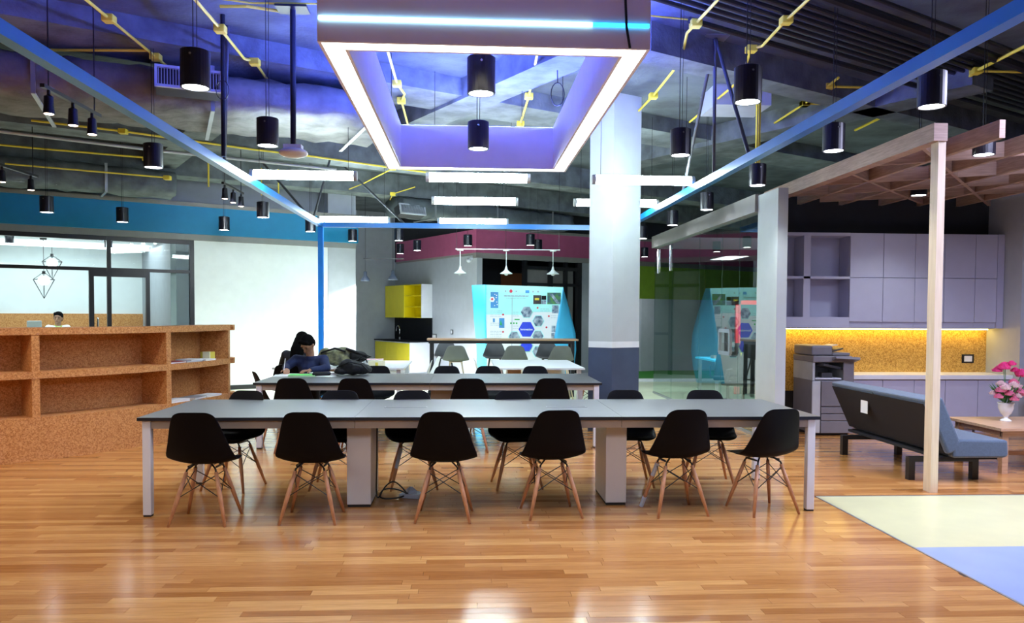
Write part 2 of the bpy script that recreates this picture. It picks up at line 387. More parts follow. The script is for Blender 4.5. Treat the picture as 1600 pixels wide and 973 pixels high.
# left partition: white panel, black framed glazing, trims
mb = MB(); mb.M = ML; mb.box(-1.15, 1.49, 0, .12, 0, 2.88); wl = struct('wall_partition', mb, M['wall_white'])
mb = MB(); mb.M = ML; mb.box(-1.15, 1.5, -.012, 0, 0, .09); struct('baseboard_partition', mb, M['frame_black'])
mb = MB(); mb.M = ML; mb.box(1.49, 2.1, -.02, .6, 0, 4.33); struct('wall_column_far', mb, M['wall_grey'])
mb = MB(); mb.M = ML; mb.box(-8, 2.1, -.06, .12, 2.88, 2.99); struct('trim_1', mb, M['trimgrey'])
mb = MB(); mb.M = ML; mb.box(-8, 2.1, -.16, .0, 2.99, 3.50); struct('trim_2', mb, M['bluesoffit'])
mb = MB(); mb.M = ML; mb.box(-8, 2.1, -.20, .0, 3.50, 3.57); struct('trim_3', mb, M['trimgrey'])
mb = MB(); mb.M = ML; mb.box(-8, 1.6, .6, .7, 3.5, 4.33); struct('wall_above_partition', mb, M['grey2'])
wn = D.objects.new('window_1', None); COL.objects.link(wn); wn['kind'] = 'structure'
def lm(*b):
    m_ = MB(); m_.M = ML
    for q in b: m_.box(*q)
    return m_
lm((-8, -1.15, 0, .08, 2.80, 2.88)).build('frame_head', M['frame_black'], wn)
lm((-8, -1.15, 0, .08, 2.25, 2.31)).build('frame_transom', M['frame_black'], wn)
for a, b in ((-1.23, -1.15), (-2.64, -2.57), (-4.9, -4.83), (-8, -7.9)): lm((a, b, -.01, .09, 0, 2.88)).build('mullion', M['frame_black'], wn)
lm((-8, -1.15, 0, .08, 0, .06)).build('frame_sill', M['frame_black'], wn)
for a, b, z0, z1 in ((-2.57, -1.23, 2.31, 2.80), (-4.83, -2.64, 2.31, 2.80), (-7.9, -4.9, 2.31, 2.80), (-1.93, -1.23, .06, 2.25), (-4.83, -2.93, .06, 2.25), (-7.9, -4.9, .06, 2.25)):
    lm((a, b, .035, .043, z0, z1)).build('glass_pane', M['glass'], wn)
dr = D.objects.new('door_1', None); COL.objects.link(dr); dr['kind'] = 'structure'
lm((-2.93, -2.85, -.015, .095, 0, 2.25)).build('jamb', M['frame_black'], dr)
lm((-2.00, -1.93, -.015, .095, 0, 2.25)).build('jamb', M['frame_black'], dr)
lm((-2.93, -1.93, -.02, .095, 2.15, 2.25)).build('door_head', M['frame_black'], dr)
lm((-2.85, -2.64, .04, .048, .06, 2.15)).build('glass_pane', M['glass'], dr)
lm((-2.57, -2.0, .04, .048, .06, 2.15)).build('glass_pane', M['glass'], dr)
m_ = lm(); m_.tube([(-2.80, -.02, 1.10), (-2.80, -.06, 1.12), (-2.80, -.06, 1.38), (-2.80, -.02, 1.40)], .014); m_.build('pull_handle', M['chrome'], dr)
# the lit room behind the glazing
lm((-8, 1.0, 3.5, 3.6, 0, 2.95)).build('x', M['wall_white']); D.objects['x'].name = 'wall_inner_back'; D.objects['wall_inner_back']['kind'] = 'structure'
lm((-1.55, -1.45, .12, 3.5, 0, 2.95)).build('wall_inner_side', M['grey2'])['kind'] = 'structure'
lm((-8, -1.5, 3.44, 3.5, 0, 1.47)).build('wall_inner_wainscot', M['cork'])['kind'] = 'structure'
lm((-8, 1.4, .12, 3.6, 2.90, 2.95)).build('ceiling_inner', M['wall_white'])['kind'] = 'structure'
lm((-8, -1.6, 2.2, 2.32, 2.80, 2.895)).build('ceiling_cove', M['e_cove'])['kind'] = 'structure'
lm((-8, -1.6, .7, .78, 2.87, 2.897)).build('ceiling_cove_front', M['e_cove'])['kind'] = 'structure'

# far walls on the thirty degree grid
def wallseg(name, a, b, z0, z1, th, m, parent=None, k=None):
    a = Vector((*a, 0)); b = Vector((*b, 0)); d = (b - a).normalized(); n = Vector((-d.y, d.x, 0)) * th
    q = [a, b, b + n, a + n]
    o = MB().prism([(p.x, p.y) for p in q], z0, z1).build(name, m, parent)
    if parent is None: o['kind'] = 'structure'
    return o
K0 = (-2.05, 22.65); K1 = (.22, 18.75); G1 = (3.25, 20.5); G2 = (9.4, 24.05)
wallseg('wall_kitchen_side', (-7.25, 19.65), K0, 0, 4.33, .15, M['grey2'])
wallseg('wall_kitchen', K0, K1, 0, 2.95, .15, M['wall_grey'])
wallseg('trim_4', (-2.0, 22.47), (.20, 18.62), 2.95, 3.49, .10, M['pinksoffit'])
wallseg('trim_5', (.20, 18.62), (9.5, 23.98), 2.95, 3.49, .10, M['pinksoffit'])
wallseg('trim_6', (.20, 18.66), (9.5, 24.02), 2.83, 2.95, .16, M['trimgrey'])
wallseg('trim_7', (-2.0, 22.5), (.20, 18.66), 2.90, 2.96, .12, M['trimgrey'])
wallseg('trim_8', (.20, 18.60), (9.5, 23.96), 3.49, 3.56, .14, M['trimgrey'])
wallseg('wall_above_soffit', (.22, 18.75), (9.4, 24.05), 2.95, 4.33, .15, M['darkwall'])
wallseg('wall_above_kitchen', K0, K1, 2.95, 4.33, .15, M['darkwall'])
wallseg('wall_green', (4.45, 21.19), (9.4, 24.05), 0, 2.85, .15, M['green'])
wallseg('wall_low_grey', (4.55, 20.55), (8.6, 22.9), 0, 1.93, .1, M['wall_grey'])
wallseg('wall_dark_recess', (-.4, 21.2), (4.2, 23.85), 0, 4.3, .1, M['darkwall'])
fr = D.objects.new('window_2', None); COL.objects.link(fr); fr['kind'] = 'structure'; fr.location = (0, 0, 0)
def on_g(s): return (K1[0] + s * C30, K1[1] + s * S30)
for s, wd in ((1.34, .10), (2.12, .10), (2.60, .08), (3.0, .14)):
    wallseg('mullion', on_g(s), on_g(s + wd), 0, 2.85, .1, M['frame_black'], fr)
wallseg('frame_transom', on_g(1.34), on_g(3.1), 2.22, 2.29, .08, M['frame_black'], fr)
wallseg('frame_transom', on_g(2.1), on_g(3.1), 1.0, 1.07, .08, M['frame_black'], fr)
wallseg('frame_head', on_g(1.34), on_g(3.1), 2.62, 2.70, .08, M['frame_black'], fr)
wallseg('blind_panel', on_g(1.44), on_g(3.0), 0, 2.62, .01, M['trimgrey'], fr).location = (-.1, .15, 0)
wallseg('wall_pier', on_g(3.14), on_g(4.95), 0, 2.85, .15, M['grey2'])
wallseg('brown_board', (.9, 20.9), (1.75, 21.4), 2.15, 2.6, .05, mat('brown_board', (.16, .05, .015), .6), D.objects['wall_dark_recess'])

# round-edged column in front
cd = (0.395 / .4507, .217 / .4507)      # direction of its right face
c0 = Vector((1.849, 10.051)); e1 = Vector(cd); e2 = Vector((-.80, .60)).normalized()
def colpoly(o=0.0):
    a = c0 + e1 * .45; b = c0 + e2 * .34; q = [c0, a, a + e2 * .34, b]; m_ = sum(q, Vector((0, 0))) / 4
    return [tuple(p + (p - m_) * o) for p in q]
cl = struct('wall_column', MB().prism(colpoly(), 1.17, 4.33), M['column_grey'])
MB().prism(colpoly(.006), 1.09, 1.17).build('white_band', M['wall_white'], cl)
MB().prism(colpoly(.004), 0, 1.09).build('navy_lower_part', M['navy'], cl)

# glazed room on the right
struct('wall_glass_end', MB().box(3.60, 3.72, 9.08, 9.72, 0, 3.0), M['column_grey'])
struct('trim_9', MB().box(3.56, 3.70, 9.72, 15.25, 2.80, 3.02), M['trimgrey'])
g = D.objects.new('window_3', None); COL.objects.link(g); g['kind'] = 'structure'; g.location = (3.62, 0, 0)
PY = [15.2, 13.9, 12.25, 11.14, 10.42, 9.72]
for i in range(5):
    MB().box(3.615, 3.627, PY[i + 1] + .006, PY[i] - .006, .02, 2.8).build('glass_pane', M['glass_refl'], g, w=True)
    MB().box(3.611, 3.631, PY[i] - .01, PY[i] + .006, .02, 2.8).build('glass_joint', M['glass'], g, w=True)
MB().box(3.60, 3.64, 9.72, 15.2, 0, .03).build('floor_channel', M['steel'], g, w=True)
MB().box(3.64, 8.0, 15.19, 15.202, .02, 2.8).build('glass_pane', M['glass'], g, w=True)
m_ = MB()
for a, b in (((3.57, 10.6, .99), (3.57, 10.6, 1.30)), ((3.57, 11.05, .99), (3.57, 11.05, 1.30)), ((3.57, 10.6, 1.30), (3.57, 11.05, 1.30)), ((3.57, 10.6, .99), (3.57, 11.05, .99))): m_.bar(a, b, .035, .05)
m_.build('pull_handle', M['steel'], g, w=True)
for y_ in (14.9, 14.0): MB().cyl((3.60, y_, 2.3), (3.60, y_, 2.75), .016).build('patch_fitting', M['chrome'], g, w=True)
struct('wall_glass_room_right', MB().box(8.0, 8.15, 10.7, 17.6, 0, 3.2), M['grey2'])
struct('wall_glass_room_upper', MB().box(3.7, 8.0, 15.25, 15.35, 2.8, 3.02), M['wall_grey'])
# niche
struct('wall_niche_left', MB().prism([(3.655, 9.73), (3.72, 9.73), (4.13, 10.49), (4.13, 10.70), (4.01, 10.70)], 0, 3.0), M['wall_grey'])
struct('wall_niche', MB().box(4.13, 7.1, 10.5, 10.7, 0, 3.2), M['darkwall'])
struct('wall_niche_side', MB().box(7.1, 7.28, 9.82, 10.7, 0, 3.2), M['wall_grey'])
nb = MB().box(4.13, 7.1, 10.485, 10.5, .5, 1.36).build('wall_niche_cork', M['cork_y']); nb['kind'] = 'structure'
struct('wall_lounge_far', MB().box(7.28, 13, 12.3, 12.5, 0, 3.2), M['wall_white'])

# ------------------------------------------------------------------ tables
def meeting_table(X0, X1, Y0, Y1, seams, label, peds, slots, cols):
    t = thing('meeting_table', label, 'table', ((X0 + X1) / 2, (Y0 + Y1) / 2, 0))
    xs = [X0] + list(seams) + [X1]
    for a, b in zip(xs, xs[1:]):
        o = MB().box(a + .001, b - .001, Y0, Y1, .716, .741).build('top_panel', M['blacktop'], t, w=True)
        o.data.materials.append(M['edge'])
        for p in o.data.polygons:
            if abs(p.normal.z) < .5: p.material_index = 1
    for a, b in zip(xs, xs[1:]):
        MB().box(a + .06 * (a == X0) + .002, b - .06 * (b == X1) - .002, Y0 + .03, Y0 + .055, .655, .716).build('apron', M['apron'], t, w=True)
        MB().box(a + .06 * (a == X0) + .002, b - .06 * (b == X1) - .002, Y1 - .055, Y1 - .03, .655, .716).build('apron', M['apron'], t, w=True)
    for x_ in (X0 + .03, X1 - .085): MB().box(x_, x_ + .055, Y0 + .09, Y1 - .09, .655, .716).build('end_rail', M['apron'], t, w=True)
    for x_ in (X0 + .03, X1 - .09):
        for y_ in (Y0 + .02, Y1 - .08):
            lg = MB().box(x_, x_ + .06, y_, y_ + .06, .012, .716).build('leg', M['whitemetal'], t, w=True, bevel=.004)
            MB().box(x_ + .003, x_ + .057, y_ + .003, y_ + .057, 0, .012).build('foot', M['rubber'], lg).location = -Vector(t.location)
    for a, b in peds:
        pd = MB().box(a, b, Y0 + .27, Y1 - .45, .02, .716).build('cable_pedestal', M[cols], t, w=True, bevel=.003)
        MB().box(a + .005, b - .005, Y0 + .275, Y1 - .455, 0, .02).build('plinth', M['rubber'], pd).location = -Vector(t.location)
    for a, b in slots:
        ym = Y0 + .64
        m_ = MB().box(a, b, ym - .035, ym - .028, .741, .7435).box(a, b, ym + .028, ym + .035, .741, .7435).box(a, a + .01, ym - .03, ym + .03, .741, .7435).box(b - .01, b, ym - .03, ym + .03, .741, .7435)
        m_.build('cable_slot_frame', M['steel'], t, w=True)
        MB().box(a + .01, b - .01, ym - .028, ym + .028, .741, .7425).build('cable_flap', M['blacktop'], t, w=True)
    return t
meeting_table(-2.425, 2.725, 5.955, 7.20, (-.84, 1.18), 'long charcoal-topped meeting table nearest the camera, with chairs on both long sides', ((-.935, -.75), (1.105, 1.27)), ((-.68, -.33), (.66, 1.0)), 'whitemetal')
meeting_table(-2.37, 1.53, 8.91, 10.29, (-.42,), 'second charcoal-topped meeting table, behind the nearest one, where the student writes', ((-.42, -.18),), ((.0, .38),), 'apron')

# ------------------------------------------------------------------ moulded shell chairs
def shell_rows():
    # y, z, half width, side lift (normal to the shell, towards the sitter)
    return [(-.252, .822, .085, .0), (-.250, .812, .128, .002), (-.243, .785, .155, .008), (-.230, .73, .173, .018), (-.214, .66, .193, .030), (-.198, .59, .211, .042),
            (-.180, .53, .228, .050), (-.155, .478, .243, .050), (-.105, .436, .250, .044), (-.02, .420, .243, .040), (.06, .424, .235, .032), (.13, .438, .225, .018), (.19, .446, .212, .004), (.225, .440, .185, -.004), (.237, .428, .13, -.006)]
def shell_mesh(sx=1.0, dz=0.0):
    R_ = shell_rows(); n = 11; vs = []; fs = []
    for i, (y_, z_, hw, lf) in enumerate(R_):
        a = R_[max(0, i - 1)]; b = R_[min(len(R_) - 1, i + 1)]
        ty, tz = b[0] - a[0], b[1] - a[1]; l_ = math.hypot(ty, tz); ny, nz = -tz / l_, ty / l_
        if ny < 0 and i < 8: ny, nz = -ny, -nz
        if nz < 0: ny, nz = -ny, -nz
        for k in range(n):
            u = -1 + 2 * k / (n - 1); q = lf * abs(u) ** 2.2
            vs.append((u * hw * sx, y_ + ny * q * (1 if i < 9 else .4), z_ + max(nz, .25) * q + dz))
    for i in range(len(R_) - 1):
        for k in range(n - 1): fs.append((i * n + k, i * n + k + 1, (i + 1) * n + k + 1, (i + 1) * n + k))
    return vs, fs
def add_shell(parent, m, dz=0.0, th=.007):
    mb = MB(); mb.add(*shell_mesh(1, dz)); o = mb.build('seat_shell', m, parent, smooth=True)
    s_ = o.modifiers.new('thick', 'SOLIDIFY'); s_.thickness = th; s_.offset = -1
    b = o.modifiers.new('sub', 'SUBSURF'); b.levels = 1; b.render_levels = 1
    return o
def make_chair(name, label, shell_m, leg_m, group):
    t = thing(name, label, 'chair', group=group)
    add_shell(t, shell_m)
    tops = {}; feet = {}
    for sx in (-1, 1):
        for sy in (-1, 1):
            a = Vector((sx * .105, sy * .085 - .005, .372)); b = Vector((sx * .20, sy * .19 - .005, 0.0))
            tops[sx, sy] = a; feet[sx, sy] = b
            lg = MB().tube([a, a.lerp(b, .45), b], [.0135, .0165, .0095], 10).build('leg', leg_m, t, smooth=True)
            lg['_'] = 0; del lg['_']
    mb = MB()
    for (p, q) in (((-1, -1), (1, -1)), ((-1, 1), (1, 1)), ((-1, -1), (-1, 1)), ((1, -1), (1, 1))):
        for s_, e_ in ((p, q), (q, p)):
            mb.cyl(tops[s_].lerp(feet[s_], .05), tops[e_].lerp(feet[e_], .48), .0035, n=6)
    for k, a in tops.items():
        mb.tube([a.lerp(feet[k], .12), a + Vector((k[0] * -.004, 0, .018)), Vector((k[0] * .085, k[1] * .07, .402)), Vector((k[0] * .06, k[1] * .05, .422))], .007, 6)
    mb.bar((-.10, -.07, .405), (-.10, .07, .405), .012, .012).bar((.10, -.07, .405), (.10, .07, .405), .012, .012)
    mb.build('wire_brace', M['wire'], t)
    return t
proto = make_chair('shell_chair', 'x', M['plastic'], M['legwood'], 'black shell chairs on the near side of the nearest table')
front = [(-1.90, 5.87, -.03, 'black shell chair at the left end of the near row, back to the camera'),
         (-1.135, 5.89, -.02, 'second black shell chair from the left in the near row, left of the first pedestal'),
         (-.165, 5.90, -.05, 'third black shell chair from the left in the near row, beside the cable coil'),
         (.64, 5.98, .12, 'fourth black shell chair in the near row, just left of the second pedestal'),
         (1.60, 6.01, .12, 'fifth black shell chair in the near row, just right of the second pedestal'),
         (2.30, 6.03, .24, 'black shell chair at the right end of the near row, by the white table leg')]
for i, (x_, y_, rz, lb) in enumerate(front):
    if i == 0: proto.location = (x_, y_, 0); proto.rotation_euler = (0, 0, rz); proto['label'] = lb
    else: dup(proto, (x_, y_, 0), rz, lb)
GF = 'black shell chairs on the far side of the nearest table'
for x_, y_, rz, lb in [(-2.02, 6.96, PI - .25, 'far-side black shell chair facing the camera at the left end of the nearest table'),
                       (-1.14, 6.97, PI, 'far-side black shell chair mostly hidden by the left pedestal of the nearest table'),
                       (-.47, 6.97, PI + .12, 'far-side black shell chair with a grey-wrapped leg, seen left of the third near chair'),
                       (.44, 6.96, PI + .1, 'far-side black shell chair with a bright seat edge, left of the fourth near chair'),
                       (1.45, 7.02, PI - .05, 'far-side black shell chair directly right of the second pedestal'),
                       (2.18, 7.02, PI - .12, 'far-side black shell chair between the two rightmost near chairs')]:
    dup(proto, (x_, y_, 0), rz, lb, GF)
G2_ = 'black shell chairs around the second table'
for x_, y_, rz, lb in [(-1.87, 8.82, 0, 'black shell chair with its back to us in front of the writing student'),
                       (-1.21, 8.82, 0, 'black shell chair with its back to us in front of the black backpack'),
                       (.03, 8.80, 0, 'black shell chair with its back to us before the middle of the second table'),
                       (.92, 8.84, 0, 'black shell chair with its back to us near the right end of the second table'),
                       (-2.28, 9.60, -PI / 2 + .45, 'black shell chair seen sideways at the left end of the second table'),
                       (-1.19, 10.35, PI, 'far-side black shell chair at the second table, right of the backpack'),
                       (-.27, 10.35, PI, 'far-side black shell chair at the second table, left of the sky-blue banner edge'),
                       (.26, 10.35, PI - .1, 'far-side black shell chair at the second table, below the left white table leg'),
                       (.92, 10.35, PI + .05, 'rightmost far-side black shell chair at the second table'),
                       (-2.08, 10.72, PI, 'black shell chair the writing student sits on'),
                       (-2.42, 11.02, 0, 'black shell chair of the long-haired person at the white table')]:
    dup(proto, (x_, y_, 0), rz, lb, G2_)
# paint-smeared leg
def leg_wrap(loc, rz, side, f0, f1, label_):
    for o in list(COL.objects):
        if o.name.startswith('shell_chair') and o.get('label') == label_:
            a = Vector((side[0] * .105, side[1] * .085 - .005, .372)); b = Vector((side[0] * .20, side[1] * .19 - .005, 0))
            MB().cyl(a.lerp(b, f0), a.lerp(b, f1), .018, .0165, 10).build('grey_leg_wrap', M['soc'], o)
leg_wrap(0, 0, (1, 1), .05, .5, 'far-side black shell chair with a grey-wrapped leg, seen left of the third near chair')
leg_wrap(0, 0, (-1, 1), .02, .3, 'fifth black shell chair in the near row, just right of the second pedestal')
leg_wrap(0, 0, (-1, 1), .78, .99, 'fifth black shell chair in the near row, just right of the second pedestal')
# white tables and chairs
def white_table(X0, X1, Y0, Y1, label):
    t = thing('white_table', label, 'table', ((X0 + X1) / 2, (Y0 + Y1) / 2, 0), group=None)
    MB().box(X0, X1, Y0, Y1, .715, .742).build('tabletop', M['white'], t, w=True, bevel=.003)
    for x_ in (X0 + .05, X1 - .11):
        for y_ in (Y0 + .05, Y1 - .11): MB().box(x_, x_ + .06, y_, y_ + .06, 0, .715).build('leg', M['whitemetal'], t, w=True)
    MB().box(X0 + .2, X0 + .4, Y0 + .4, Y0 + .8, 0, .715).build('cable_pedestal', M['oak'], t, w=True)
    MB().box(X0 + .5, X1 - .3, Y0 + .35, Y0 + .38, .35, .715).build('modesty_panel', M['white'], t, w=True)
    return t
white_table(-2.75, -.90, 11.35, 13.1, 'white table behind the student, carrying the camouflage bag and papers')
white_table(.40, 1.70, 11.35, 13.4, 'bare white table in front of the exhibition banner')
wc = make_chair('white_shell_chair', 'white shell chair at the right end of the table with the camouflage bag', M['whiteplastic'], M['legwood'], 'white shell chairs at the white tables')
wc.location = (-.78, 11.9, 0); wc.rotation_euler = (0, 0, PI / 2)
dup(wc, (1.86, 12.1, 0), PI / 2, 'white shell chair at the right end of the bare white table')
dup(wc, (.36, 12.4, 0), -PI / 2, 'white shell chair at the left end of the bare white table')
dup(wc, (-.70, 12.9, 0), PI / 2 + .2, 'white shell chair near the kitchen counter, behind another white chair')
# bar table + stools
t = thing('bar_table', 'high bar table with pale wood top and black steel frame before the banner', 'table', (.65, 14.65, 0))
MB().box(-.73, 2.03, 14.4, 14.9, 1.03, 1.06).build('tabletop', M['oak'], t, w=True)
MB().box(-.70, 1.96, 14.42, 14.88, .975, 1.03).build('frame', M['frame_black'], t, w=True)
for x_ in (-.68, 1.90):
    for y_ in (14.43, 14.81): MB().box(x_, x_ + .06, y_, y_ + .06, 0, .975).build('leg', M['frame_black'], t, w=True)
def make_stool(label, sm, lm_, group):
    t = thing('bar_stool', label, 'bar stool', group=group)
    vs, fs = shell_mesh(); vs = [(x_ * .95, y_ * .95, (z_ - .43) * .72 + .68) for x_, y_, z_ in vs]
    o = MB().add(vs, fs).build('seat_shell', sm, t, smooth=True)
    s_ = o.modifiers.new('thick', 'SOLIDIFY'); s_.thickness = .012; o.modifiers.new('sub', 'SUBSURF').render_levels = 1
    mb = MB(); mb.box(-.12, .12, -.1, .1, .655, .67)
    mb.build('under_plate', lm_, t)
    ft = {}
    for sx in (-1, 1):
        for sy in (-1, 1):
            a = Vector((sx * .10, sy * .09, .66)); b = Vector((sx * .21, sy * .20, 0)); ft[sx, sy] = a.lerp(b, .62)
            MB().cyl(a, b, .014, .011, 8).build('leg', lm_, t, smooth=True)
    mb = MB()
    for p, q in (((-1, -1), (1, -1)), ((1, -1), (1, 1)), ((1, 1), (-1, 1)), ((-1, 1), (-1, -1))): mb.cyl(ft[p], ft[q], .007, n=6)
    mb.build('foot_ring', lm_, t)
    return t
s1 = make_stool('grey bar stool with pale legs at the left of the bar table, nearest side', M['greyplastic'], M['postwood'], 'bar stools on the near side of the bar table')
s1.location = (-.20, 14.1, 0)
dup(s1, (.84, 14.1, 0), 0, 'grey bar stool with pale legs at the middle of the bar table, nearest side')
dup(s1, (1.66, 14.1, 0), 0, 'grey bar stool with pale legs at the right of the bar table, nearest side')
s2 = make_stool('dark grey bar stool behind the left end of the bar table', M['darkgreyplastic'], M['wire'], 'bar stools on the far side of the bar table')
s2.location = (-.41, 15.2, 0); s2.rotation_euler = (0, 0, PI)
dup(s2, (.53, 15.2, 0), PI, 'dark grey bar stool behind the middle of the bar table')
dup(s2, (1.56, 15.2, 0), PI, 'dark grey bar stool behind the right end of the bar table')

# ------------------------------------------------------------------ curved cork bookcase
BC = Vector((-6.94, 11.035)); BR = 3.775
def arc_block(r0, r1, a0, a1, z0, z1, n=None):
    n = n or max(2, int(abs(a1 - a0) / 2.5)); vs = []; fs = []
    for i in range(n + 1):
        a = math.radians(a0 + (a1 - a0) * i / n); c, s_ = math.cos(a), math.sin(a)
        for r, z in ((r0, z0), (r1, z0), (r1, z1), (r0, z1)): vs.append((BC.x + c * r, BC.y + s_ * r, z))
    for i in range(n):
        for k in range(4):
            k2 = (k + 1) % 4; fs.append((i * 4 + k, (i + 1) * 4 + k, (i + 1) * 4 + k2, i * 4 + k2))
    fs.append((0, 1, 2, 3)); b = n * 4; fs.append((b + 3, b + 2, b + 1, b))
    return MB().add(vs, fs)
bk = thing('curved_bookcase', 'curved cork-clad counter with two rows of open shelves at the left', 'bookcase', (BC.x + BR * .75, BC.y - BR * .6, 0))
arc_block(BR - .40, BR, -78, -3.5, 0, .44).build('plinth', M['cork'], bk, w=True)
for z0, z1 in ((1.28, 1.35), (.835, .905)):
    o = arc_block(BR - .42, BR + .006, -78, -3.5, z0, z1).build('shelf_board', M['cork'], bk, w=True)
m_ = MB()
for zc in (1.28, .835, .37):
    a = math.radians(-3.5); ctr = (BC.x + math.cos(a) * (BR - .12), BC.y + math.sin(a) * (BR - .12))
    poly = [(ctr[0] + .16 * math.cos(t_), ctr[1] + .02 + .3 * math.sin(t_)) for t_ in [PI * k / 10 for k in range(11)]]
    MB().prism(poly, zc, zc + .07).build('rounded_shelf_end', M['cork'], bk, w=True)
arc_block(BR - .42, BR - .38, -78, -3.5, .44, 1.28).build('back_panel', M['cork'], bk, w=True)
for a in (-69.5, -46.9, -24.0, -3.9):
    for z0, z1 in ((.44, .835), (.905, 1.28)):
        arc_block(BR - .38, BR, a - .55, a + .55, z0, z1, 1).build('divider', M['cork'], bk, w=True)
arc_block(BR - .45, BR - .42, -78, -3.5, 0, 1.28).build('rear_skin', M['cork'], bk, w=True)
def shelf_item(name, label, cat, a, r, z, sx, sy, sz, m, rz=0.0, group=None, pages=True):
    an = math.radians(a); loc = (BC.x + math.cos(an) * r, BC.y + math.sin(an) * r, z)
    t = thing(name, label, cat, loc, an + rz, group)
    th = min(.004, sz * .2)
    MB().box(-sx / 2, sx / 2, -sy / 2, sy / 2, 0, th).box(-sx / 2, sx / 2, -sy / 2, sy / 2, sz - th, sz).box(-sx / 2, -sx / 2 + th, -sy / 2, sy / 2, 0, sz).build('cover', m, t)
    MB().box(-sx / 2 + th, sx / 2 - .004, -sy / 2 + .004, sy / 2 - .004, th, sz - th).build('pages', M['paper'], t)
    return t
shelf_item('magazine', 'dark red magazine lying at the left of the upper right shelf bay', 'magazine', -21.2, BR - .13, .905, .21, .28, .022, M['bookred'], .05, 'magazines on the upper shelf')
shelf_item('magazine', 'grey magazine lying beside the dark red one on the upper shelf', 'magazine', -16.5, BR - .13, .905, .21, .29, .018, M['bookgrey'], -.06, 'magazines on the upper shelf')
shelf_item('magazine', 'thicker pale magazine stacked on the grey one on the upper shelf', 'magazine', -15.9, BR - .13, .923, .21, .28, .016, M['paper'], .08, 'magazines on the upper shelf')
shelf_item('magazine', 'pale magazine lying next to the small yellow box', 'magazine', -11.5, BR - .12, .905, .21, .26, .02, M['paper'], .02, 'magazines on the upper shelf')
t = thing('box', 'small yellow box with a cream front standing on the upper right shelf', 'box', (BC.x + math.cos(math.radians(-8.2)) * (BR - .16), BC.y + math.sin(math.radians(-8.2)) * (BR - .16), .905), math.radians(-8))
MB().box(-.06, .06, -.10, .06, 0, .10).build('box_body', M['bookyellow'], t); MB().box(-.02, .07, -.12, -.09, 0, .105).build('front_flap', M['cream'], t)
shelf_item('magazine', 'white magazine at the left of the lower right shelf bay', 'magazine', -20.8, BR - .12, .44, .21, .32, .03, M['paper'], 0, 'magazines on the lower shelf')
shelf_item('magazine', 'grey-spined magazine in the middle of the lower right shelf bay', 'magazine', -15.2, BR - .12, .44, .21, .28, .028, M['bookgrey'], .1, 'magazines on the lower shelf')
shelf_item('magazine', 'white magazine slanting at the right of the lower right shelf bay', 'magazine', -10.0, BR - .12, .44, .21, .32, .022, M['paper'], -.1, 'magazines on the lower shelf')

# ------------------------------------------------------------------ ceiling light box
t = thing('ceiling_light_box', 'large rectangular suspended light box glowing white along its underside', 'light fixture', (.10, 6.8, 3.1))
X0, X1, Y0, Y1, Z0, Z1, WT = -.88, 1.085, 4.74, 8.85, 3.1, 3.55, .16
for b in ((X0, X1, Y0, Y0 + .02), (X0, X1, Y1 - .02, Y1), (X0, X0 + .02, Y0 + .02, Y1 - .02), (X1 - .02, X1, Y0 + .02, Y1 - .02)):
    MB().box(*b, Z0, Z1).build('outer_panel', M['lamp_shell'], t, w=True)
for b in ((X0 + WT, X1 - WT, Y0 + WT - .02, Y0 + WT), (X0 + WT, X1 - WT, Y1 - WT, Y1 - WT + .02), (X0 + WT - .02, X0 + WT, Y0 + WT - .02, Y1 - WT + .02), (X1 - WT, X1 - WT + .02, Y0 + WT - .02, Y1 - WT + .02)):
    MB().box(*b, Z0, Z1).build('inner_panel', M['lamp_shell'], t, w=True)
for b in ((X0 + .02, X1 - .02, Y0 + .02, Y0 + WT - .02), (X0 + .02, X1 - .02, Y1 - WT + .02, Y1 - .02), (X0 + .02, X0 + WT - .02, Y0 + WT - .02, Y1 - WT + .02), (X1 - WT + .02, X1 - .02, Y0 + WT - .02, Y1 - WT + .02)):
    MB().box(*b, Z0 + .006, Z0 + .02).build('glowing_diffuser', M['e_frame'], t, w=True)
    MB().box(*b, Z1 - .03, Z1 - .02).build('lid', M['lamp_shell'], t, w=True)
for b in ((X0 + .03, X1 - .03, Y0 + .05, Y0 + .09), (X0 + .03, X1 - .03, Y1 - .09, Y1 - .05), (X0 + .05, X0 + .09, Y0 + .1, Y1 - .1), (X1 - .09, X1 - .05, Y0 + .1, Y1 - .1)):
    MB().box(*b, Z1 - .02, Z1 - .008).build('upper_led_strip', M['e_uv'], t, w=True)
for b in ((X0 + WT, X1 - WT, Y0 + WT - .07, Y0 + WT - .055), (X0 + WT, X1 - WT, Y1 - WT + .055, Y1 - WT + .07), (X0 + WT - .07, X0 + WT - .055, Y0 + WT, Y1 - WT), (X1 - WT + .055, X1 - WT + .07, Y0 + WT, Y1 - WT)):
    MB().box(*b, Z1 - .02, Z1 + .013).build('inner_led_strip', M['e_uv2'], t, w=True)
MB().box(X0 + .01, X1 - .35, Y0 - .012, Y0, 3.225, 3.245).build('edge_led', M['e_ledw'], t, w=True)
MB().box(X1 - .35, X1 - .01, Y0 - .012, Y0, 3.225, 3.245).build('edge_led', M['e_led'], t, w=True)
m_ = MB()
for x_ in (X0 + .05, X1 - .05):
    for y_ in (Y0 + .3, (Y0 + Y1) / 2, Y1 - .1): m_.cyl((x_, y_, Z1 - .03), (x_, y_, 4.33), .004, n=6)
m_.build('suspension_wire', M['wire'], t, w=True)
m_ = MB().tube([(.93, Y0 - .02, 3.55), (.925, Y0 - .03, 3.4), (.935, Y0 - .025, 3.22), (.96, Y0 - .01, 3.1)], .008, 8)
m_.build('hanging_cord', M['wire'], t, w=True)

